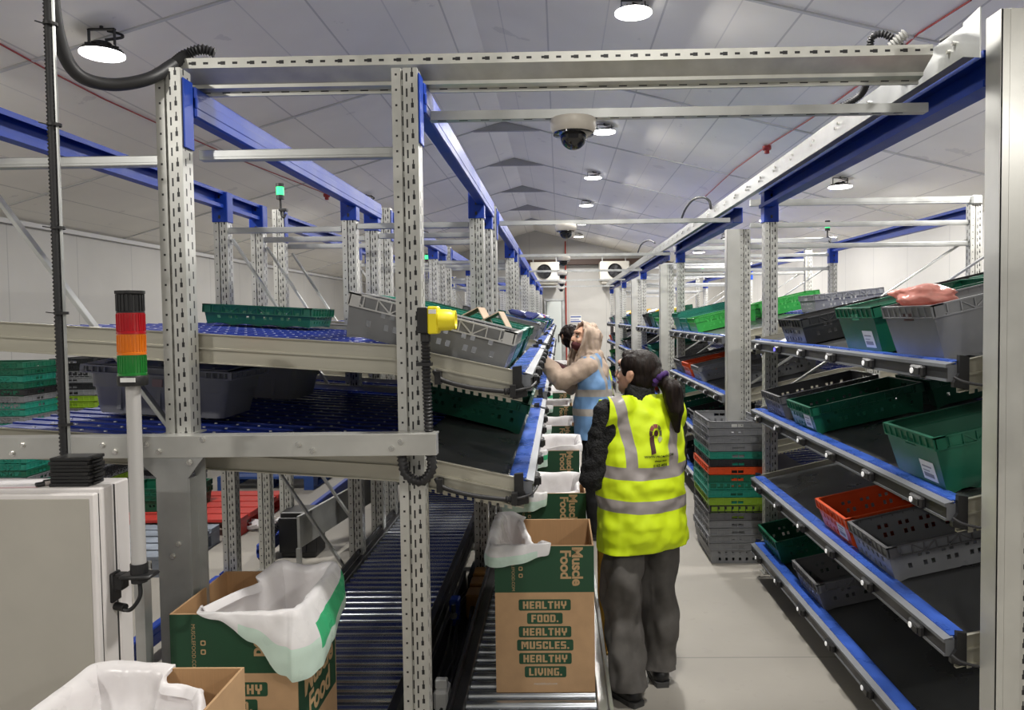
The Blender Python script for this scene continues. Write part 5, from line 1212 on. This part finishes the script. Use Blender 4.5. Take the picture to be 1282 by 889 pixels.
def fanpiece(a0, a1, r0, r1, m, b, cx, cz, ex=.88, ez=1.12):
    n = 6; vs = []
    for k in range(n+1):
        a = R(a0+(a1-a0)*k/n)
        for rr in (r0, (r0+r1)/2, r1): vs.append((cx+rr*ex*math.cos(a), -1, cz+rr*ez*math.sin(a)))
    b.add(vs, [(3*k+j, 3*k+j+1, 3*k+j+4, 3*k+j+3) for k in range(n) for j in range(2)], m)
LX0, LZ0 = .012, 1.225
b = MB()
for k, m in enumerate((2, 2, 1, 1, 0)): fanpiece(-22+k*46, 18+k*46, .021, .036, m, b, LX0, LZ0)
fanpiece(-75, -28, .016, .036, 3, b, LX0+.004, LZ0-.004); fanpiece(0, 180, 0.0001, .013, 0, b, LX0, LZ0); fanpiece(180, 360, 0.0001, .013, 0, b, LX0, LZ0)
x0, x1 = LX0-.031, LX0-.011
b.add([(x0+(x1-x0)*i/3, -1, LZ0-.018-.068*j/6-(.008*(1-i/3) if j == 6 else 0)+(.004*i if j == 0 else 0)) for j in range(7) for i in range(4)], [(4*j+i, 4*j+i+1, 4*j+i+5, 4*j+i+4) for j in range(6) for i in range(3)], 0)
o = b.build('printed_logo', LG, vest); onback(o.data)
for k, (tx, sz, z) in enumerate((('WWW.PROMAN.COM', .0155, 1.122), ('always there', .0125, 1.102), ('0162 4036', .0175, 1.080))):
    o = lettering('vest_lettering', tx, sz, LG[4], Matrix(((1, 0, 0, LX0+.015), (0, 0, 1, 0), (0, 1, 0, z), (0, 0, 0, 1))), vest, .02); onback(o.data)
bmv.free()
# hair with a low ponytail
Hx = lambda p: X @ Vector(p)
hair = [(Hx((0, -.022, .045)), (.084, .092, .082), rot), (Hx((0, -.035, .0)), (.078, .075, .085), rot), (Hx((.060, -.002, .055)), (.028, .062, .045), rot), (Hx((-.060, -.002, .055)), (.028, .062, .045), rot), (Hx((0, .05, .085)), (.058, .035, .028), rot), (Hx((.066, .024, .03)), (.014, .022, .04), rot), (Hx((-.066, .024, .03)), (.014, .022, .04), rot)]
kn_ = Hx((0, -.118, .012))
put(solid('hair', [(Hx((0, -.10, .015)), .045, kn_, .032)], hair, HAIR, .006, 3, .0035, 30, None, 4, (1, 1, .25)), 'hair', w)
p1, p2, p3 = kn_+Vector((.035, -.045, -.05)), kn_+Vector((.05, -.055, -.14)), kn_+Vector((.062, -.045, -.24))
put(solid('ponytail', [(kn_, .026, p1, .047), (p1, .047, p2, .042), (p2, .042, p3, .014)], [], HAIR, .006, 2, .008, 26, None, 5, (1, 1, .22)), 'ponytail', w)
b = MB(); ax = (p1-kn_).normalized()
ring = []; n_ = ax.cross(Vector((0, 0, 1))).normalized(); b_2 = ax.cross(n_)
for k in range(25): a = 2*math.pi*k/24; ring.append(kn_+ax*.006+(n_*math.cos(a)+b_2*math.sin(a))*(.034+.004*math.sin(7*a)))
b.tube(ring, [.013+.004*math.sin(k*2.3) for k in range(25)], 8, 0, False); b.build('scrunchie', PURP, w, 60)

# --- the person in the beige hood and light blue vest
W2 = dict(hip=(0, -.02, .93), chest=(0, .0, 1.28), neck=(0, .02, 1.44), head=(0, .075, 1.565), hrot=(R(30), R(-14)),
    shl=(-.175, .03, 1.37), ell=(-.20, .235, 1.255), wrl=(-.12, .40, 1.42), shr=(.175, .04, 1.37), elr=(.19, .22, 1.18), wrr=(.10, .36, 1.33), hdl=(.1, 1, .3), hdr=(-.1, 1, .35),
    knl=(-.10, .02, .50), anl=(-.11, -.03, .09), ftl=(-.15, 1, 0), knr=(.10, .04, .50), anr=(.11, .02, .09), ftr=(.15, 1, 0), curl=1.0)
w, J, X, rot = figure('person', (.27, 5.9, 0), R(82), W2, 'person in a beige hood and light blue vest reaching to the upper tray')
face(X, rot, w); Hx = lambda p: X @ Vector(p)
put(solid('hoodie', [(J['shl'], .085, J['ell'], .074), (J['ell'], .074, J['wrl']-(J['wrl']-J['ell'])*.12, .056), (J['wrl']-(J['wrl']-J['ell'])*.12, .046, J['wrl'], .043), (J['shr'], .085, J['elr'], .074), (J['elr'], .074, J['wrr'], .056), (J['shl'], .08, J['shr'], .08)], [(J['chest'], (.17, .12, .19)), (J['neck'], (.11, .10, .07)), (J['hip']+Vector((0, 0, .1)), (.165, .12, .2))], BEIGE, .008, 3, .016, 9, None, 6, (1, 1, .8)), 'hoodie', w)
hn = (X.to_3x3() @ Vector((0, 1, .06))).normalized(); hc_ = Hx((0, .050, 0))
hd_ = solid('hood', [(Hx((0, -.035, -.15)), .125, Hx((0, -.035, -.02)), .120), (J['neck']+Vector((-.09, -.02, -.02)), .07, J['neck']+Vector((.09, -.02, -.02)), .07)], [(Hx((0, -.025, .03)), (.118, .128, .122), rot), (Hx((0, .035, -.015)), (.112, .085, .125), rot)], BEIGE, .007, 2, .030, 14, [(hc_, hn)], 7, (1, 1, .22))
hood = put(hd_, 'hood', w, .008)
bm = bmesh.new(); bm.from_mesh(hd_); ed = [e for e in bm.edges if e.is_boundary]
if ed:
    nb = {}
    for e in ed:
        for v in e.verts: nb.setdefault(v, []).append(e.other_vert(v))
    loop = [ed[0].verts[0]]; prev = None
    while True:
        nx = [q_ for q_ in nb[loop[-1]] if q_ is not prev]
        if not nx or (nx[0] is loop[0] and len(loop) > 2): break
        prev = loop[-1]; loop.append(nx[0])
        if len(loop) > 4000: break
    P_ = resample([v.co.copy() for v in loop]+[loop[0].co.copy()], .02)
    b = MB(); b.tube(P_+[P_[0]], .011, 8, 0, False); b.build('hood_hem', BEIGE, hood, 80)
bm.free()
put(solid('face_mask', [], [(Hx((0, .036, -.055)), (.062, .062, .045), rot)], MASK, .006, 3), 'face_mask', w)
legs = []
for s_, q in ((-1, 'l'), (1, 'r')):
    hj = J['hip']+Vector((s_*.085, 0, -.06)); kn, an = J['kn'+q], J['an'+q]; legs += [(hj, .105, kn, .08), (kn, .08, Vector((an.x, an.y, .07)), .065)]
put(solid('trousers', legs, [(J['hip'], (.17, .125, .14))], BLKC, .009, 3, .012, 7, [(Vector((0, 0, .05)), Vector((0, 0, -1)))], 8), 'trousers', w); shoes(w, J)
put(solid('vest', [((-.10, .02, 1.42), .065, (-.17, .02, 1.40), .06), ((.10, .02, 1.42), .065, (.17, .02, 1.40), .06), ((-.09, 0, .72), .16, (-.08, 0, 1.22), .128), ((.09, 0, .72), .16, (.08, 0, 1.22), .128), ((-.10, 0, 1.22), .125, (-.10, .01, 1.39), .085), ((.10, 0, 1.22), .125, (.10, .01, 1.39), .085)], [((0, .0, .95), (.19, .175, .4))], BLUEV, .009, 4, .016, 6,
    [(Vector((0, 0, .80)), Vector((0, 0, -1))), (Vector((0, .02, 1.455)), Vector((0, .2, 1)))], 9), 'vest', w, .004)

# --- the dark-haired person leaning over further down the aisle
W3 = dict(hip=(0, -.10, .92), chest=(0, -.02, 1.26), neck=(0, .10, 1.42), head=(0, .23, 1.56), hrot=(R(-55), R(-20)),
    shl=(-.175, .05, 1.36), ell=(-.21, .25, 1.20), wrl=(-.14, .45, 1.33), shr=(.175, .06, 1.36), elr=(.20, .25, 1.18), wrr=(.13, .46, 1.30), hdl=(.1, 1, .2), hdr=(-.1, 1, .2),
    knl=(-.10, -.05, .50), anl=(-.11, -.10, .09), ftl=(-.15, 1, 0), knr=(.10, -.02, .50), anr=(.11, -.04, .09), ftr=(.15, 1, 0), curl=1.0)
w, J, X, rot = figure('person', (.32, 7.25, 0), R(88), W3, 'dark-haired person in a yellow vest leaning over the boxes beyond the hooded person')
face(X, rot, w); Hx = lambda p: X @ Vector(p)
put(solid('jacket', [(J['shl'], .075, J['ell'], .066), (J['ell'], .066, J['wrl'], .045), (J['shr'], .075, J['elr'], .066), (J['elr'], .066, J['wrr'], .045), (J['shl'], .075, J['shr'], .075), (J['neck']+Vector((0, 0, -.04)), .08, J['neck']+Vector((0, .02, .02)), .072)], [(J['chest'], (.17, .12, .19)), (J['hip']+Vector((0, .02, .1)), (.165, .12, .2))], MAROON, .009, 3, .014, 9, None, 10), 'jacket', w)
put(solid('hair', [(Hx((0, -.09, -.03)), .05, Hx((0, -.10, -.12)), .03)], [(Hx((0, -.02, .045)), (.088, .10, .085), rot), (Hx((0, -.04, -.01)), (.084, .08, .09), rot), (Hx((.06, .01, .03)), (.03, .06, .06), rot), (Hx((-.06, .01, .03)), (.03, .06, .06), rot)], HAIR, .007, 2, .012, 20, None, 11), 'hair', w)
legs = []
for s_, q in ((-1, 'l'), (1, 'r')):
    hj = J['hip']+Vector((s_*.085, 0, -.06)); kn, an = J['kn'+q], J['an'+q]; legs += [(hj, .105, kn, .08), (kn, .08, Vector((an.x, an.y, .07)), .065)]
put(solid('trousers', legs, [(J['hip'], (.17, .125, .14))], OLIVE, .009, 3, .012, 7, [(Vector((0, 0, .05)), Vector((0, 0, -1)))], 12), 'trousers', w); shoes(w, J)
put(solid('vest', [((-.10, .06, 1.40), .07, (-.17, .06, 1.385), .064), ((.10, .06, 1.40), .07, (.17, .06, 1.385), .064), ((-.08, -.10, .78), .13, (-.08, -.04, 1.2), .125), ((.08, -.10, .78), .13, (.08, -.04, 1.2), .125), ((-.10, -.03, 1.2), .12, (-.10, .05, 1.38), .085), ((.10, -.03, 1.2), .12, (.10, .05, 1.38), .085)], [((0, -.06, 1.0), (.185, .14, .36))], HIVISB, .009, 4, .013, 7,
    [(Vector((0, 0, .78)), Vector((0, 0, -1))), (Vector((0, .08, 1.45)), Vector((0, .5, 1)))], 13), 'vest', w, .004)
